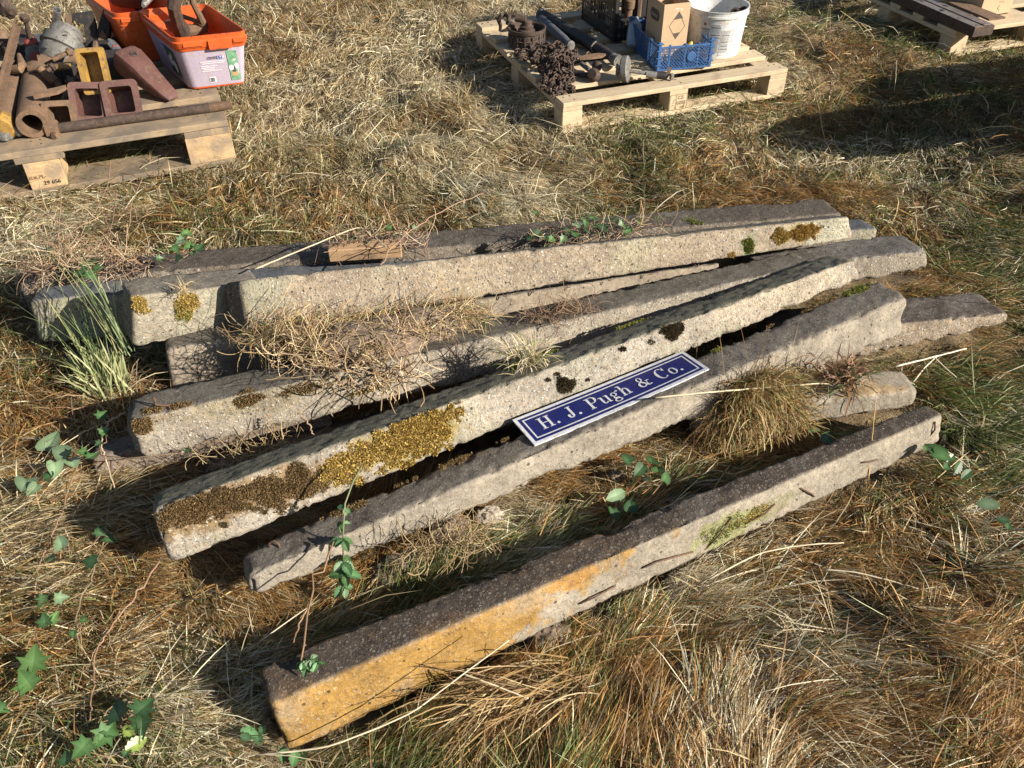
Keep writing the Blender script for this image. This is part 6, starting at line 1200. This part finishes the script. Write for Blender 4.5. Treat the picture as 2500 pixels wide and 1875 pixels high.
# tangles
def tangle(parent,n,regf,L,cols,seed,wd=(.0014,.0026),name='dry_stems'):
    """loose curly stems as thin ribbons"""
    r=np.random.default_rng(seed); root=regf(n,r); segs=7; az=r.uniform(0,6.28,n); e=r.normal(.15,.4,n); Ls=r.uniform(*L,n); cur=root.copy(); P=[cur.copy()]; ka=r.normal(0,2.2,n); ke=r.normal(-.3,1.2,n)
    for k in range(segs): cur=cur+np.stack([np.cos(az)*np.cos(e),np.sin(az)*np.cos(e),np.sin(e)],1)*(Ls/segs)[:,None]; P.append(cur.copy()); az=az+ka/segs+r.normal(0,.25,n); e=np.clip(e+ke/segs+r.normal(0,.12,n),-1.2,1.2)
    P=np.array(P).transpose(1,0,2); V=[];F=[]; w_=r.uniform(*wd,n); T=np.gradient(P,axis=1); S=np.cross(T,np.array([.3,-.5,.8])); S/=np.linalg.norm(S,axis=2,keepdims=True)+1e-9; Nn=np.cross(T,S); Nn/=np.linalg.norm(Nn,axis=2,keepdims=True)+1e-9
    A=P-S*w_[:,None,None]/2; B_=P+S*w_[:,None,None]/2; D=P+Nn*w_[:,None,None]*.8; V=np.stack([A,B_,D],2).reshape(-1,3); m=(segs+1)*3
    for i in range(n):
        for k in range(segs):
            b=i*m+k*3
            for a_,c_ in ((0,1),(1,2),(2,0)): F.append((b+a_,b+c_,b+3+c_,b+3+a_))
    c=np.array(cols)[r.integers(0,len(cols),n)]*r.uniform(.7,1.3,(n,1)); o=mesh(name,V,np.array(F,np.int32),ML,parent,cols=np.repeat(c,m,0)); o['kind']='stuff'; return o
def pxreg(lst,sx,sy,z0,z1):
    def f(n,r):
        k=r.integers(0,len(lst),n); A=np.array(lst,float)[k]; return np.array([at(a[0]+r.normal(0,sx),a[1]+r.normal(0,sy),r.uniform(z0,z1)) for a in A])
    return f
STM=[(.46,.31,.17),(.50,.36,.24),(.34,.21,.14),(.56,.45,.30),(.26,.17,.11)]
tg=thing('dead_vine_tangle','tangle of dry pinkish brown vine stems over the left end of the rear posts','vines',tuple(at(230,640,.19)))
tangle(tg,230,pxreg([(110,650),(170,640),(230,632),(290,632),(340,640),(260,652),(120,668)],26,9,.16,.215),(.06,.16),STM,61); tangle(tg,30,pxreg([(150,600),(220,590),(250,585)],30,18,.16,.24),(.15,.30),STM,62,(.002,.0035))
r2=np.random.default_rng(63)
for k in range(12):
    c=at(r2.uniform(90,380),r2.uniform(600,665),.21+r2.uniform(0,.03)); a=r2.uniform(0,6.28); leaf(tg,c,np.array([math.cos(a),math.sin(a),0]),np.array([.3,-.4,1]),r2.uniform(.02,.035),[(0,0),(.08,.3),(.1,.6),(0,1),(-.1,.6),(-.08,.3)],'dead',random.Random(k))
tangle(thing('dry_stem_tangle','dry bits and thin stems round the ivy on the rearmost post','vines',tuple(at(1430,560,.27))),150,pxreg([(1330,570),(1400,560),(1460,555),(1520,550),(1580,548)],30,9,.25,.29),(.04,.14),STM+[(.1,.16,.05)],64)
tangle(thing('dry_stem_tangle','dry bits and thin stems piled behind the wooden batten','vines',tuple(at(900,575,.22))),150,pxreg([(830,590),(890,575),(950,570),(1000,580)],25,9,.22,.26),(.04,.14),STM,65)
def clod(parent,c,r3,seed,mat,name='soil'):
    bm=bmesh.new(); bmesh.ops.create_icosphere(bm,subdivisions=5,radius=1); V=np.array([v.co[:] for v in bm.verts]); F=np.array([[v.index for v in f.verts] for f in bm.faces]); bm.free()
    k=.75+.5*fbm(V*2.5+seed,seed,3)+.28*(fbm(V*9+seed,seed,4)-.5)+.16*(fbm(V*25+seed,seed+2,2)-.5); V=V*k[:,None]; return V,F
SOIL=worn('dry_soil',(.12,.085,.06),(.20,.15,.11),(.27,.21,.16),40,.95,0,.9)
rc_=thing('root_clump','clump of dry soil and matted grass roots lying across the mossy posts','root clump',tuple(at(930,815,.20)))
for k,(px,py,z,rx,ry,rz,a) in enumerate([(760,830,.185,.14,.07,.045,.25),(900,835,.205,.17,.085,.055,.25),(1020,800,.205,.15,.06,.045,.25),(820,880,.175,.12,.06,.045,.3),(1120,770,.19,.09,.04,.025,.25)]):
    V,F=clod(None,None,None,30+k,SOIL); V=(V*[rx,ry,rz])@rotz(a).T+at(px,py,z); mesh('soil',V,F,SOIL,rc_,True)
ROOT=[(.48,.34,.18),(.58,.44,.25),(.38,.25,.13),(.66,.53,.33),(.28,.19,.12)]
tangle(rc_,520,pxreg([(640,830),(700,820),(760,820),(830,825),(900,825),(960,810),(1020,795),(1080,785),(1140,770),(850,860),(760,870)],36,20,.20,.265),(.05,.16),ROOT,66,(.0012,.0022),'roots')
tangle(rc_,110,pxreg([(800,900),(870,920),(940,915),(1000,890),(740,890)],30,14,.17,.22),(.10,.20),ROOT,67,(.002,.0034),'hanging_roots')
tuft('','','',1300,lambda n,r:pxreg([(640,820),(700,805),(800,800),(900,795),(1000,780),(1100,765),(760,840),(880,835)],36,12,.205,.245)(n,r),lambda q,n,r:r.normal(.3,1.0,n),(.05,.14),(.12,.25),(.5,.4),(.0016,.003),[(.55,.42,.2),(.46,.32,.14),(.2,.22,.08),(.66,.54,.32),(.34,.2,.09)],68,4,'matted_grass',rc_)
tangle(thing('fine_root_wisp','fine brown root wisp lying on the grey post top right of the root clump','roots',tuple(at(1350,770,.2))),240,pxreg([(1310,768),(1345,765),(1380,755),(1420,752)],16,7,.205,.225),(.03,.10),[(.28,.18,.11),(.36,.25,.16),(.2,.13,.09)],69,(.001,.0018))
# soil between the posts, stone
for k,(px,py,rx,rz,lab) in enumerate([(1195,1265,.045,.03,'flat pale earth crusted stone between the sign post and the front post'),(1100,1300,.06,.03,'dark soil clod beside the flat stone'),(990,1400,.09,.03,'crumbled soil in the shade behind the front post'),(1340,1560,.055,.035,'clod of earth and roots at the foot of the front post'),(1505,1170,.03,.03,'dark soil lump on the weed below the sign')]):
    V,F=clod(None,None,None,50+k,SOIL); p=gz(px,py,.012); V=(V*[rx,rx*.7,rz])
    o=mesh('stone' if k==0 else 'soil_clod',V,F,SOIL if k else worn('pale_stone',(.30,.25,.19),(.38,.33,.26),None,30,.95,0,.6),None,True); o.location=p; tag(o,lab,'stone' if k==0 else 'soil clod')
for k,(px,py,sx) in enumerate([(610,1112,60),(1070,1330,50)]):
    tangle(thing('dead_grass_wad','wad of fine dead grass caught between the two mossy posts' if k==0 else 'wisps of dead grass on the soil behind the front post','dead grass',tuple(gz(px,py,.05))),150,pxreg([(px-50,py+12),(px,py),(px+50,py-12),(px+90,py-30)],22,10,.08,.13),(.05,.12),[(.36,.26,.14),(.24,.16,.08),(.46,.36,.2)],70+k,(.0012,.002))
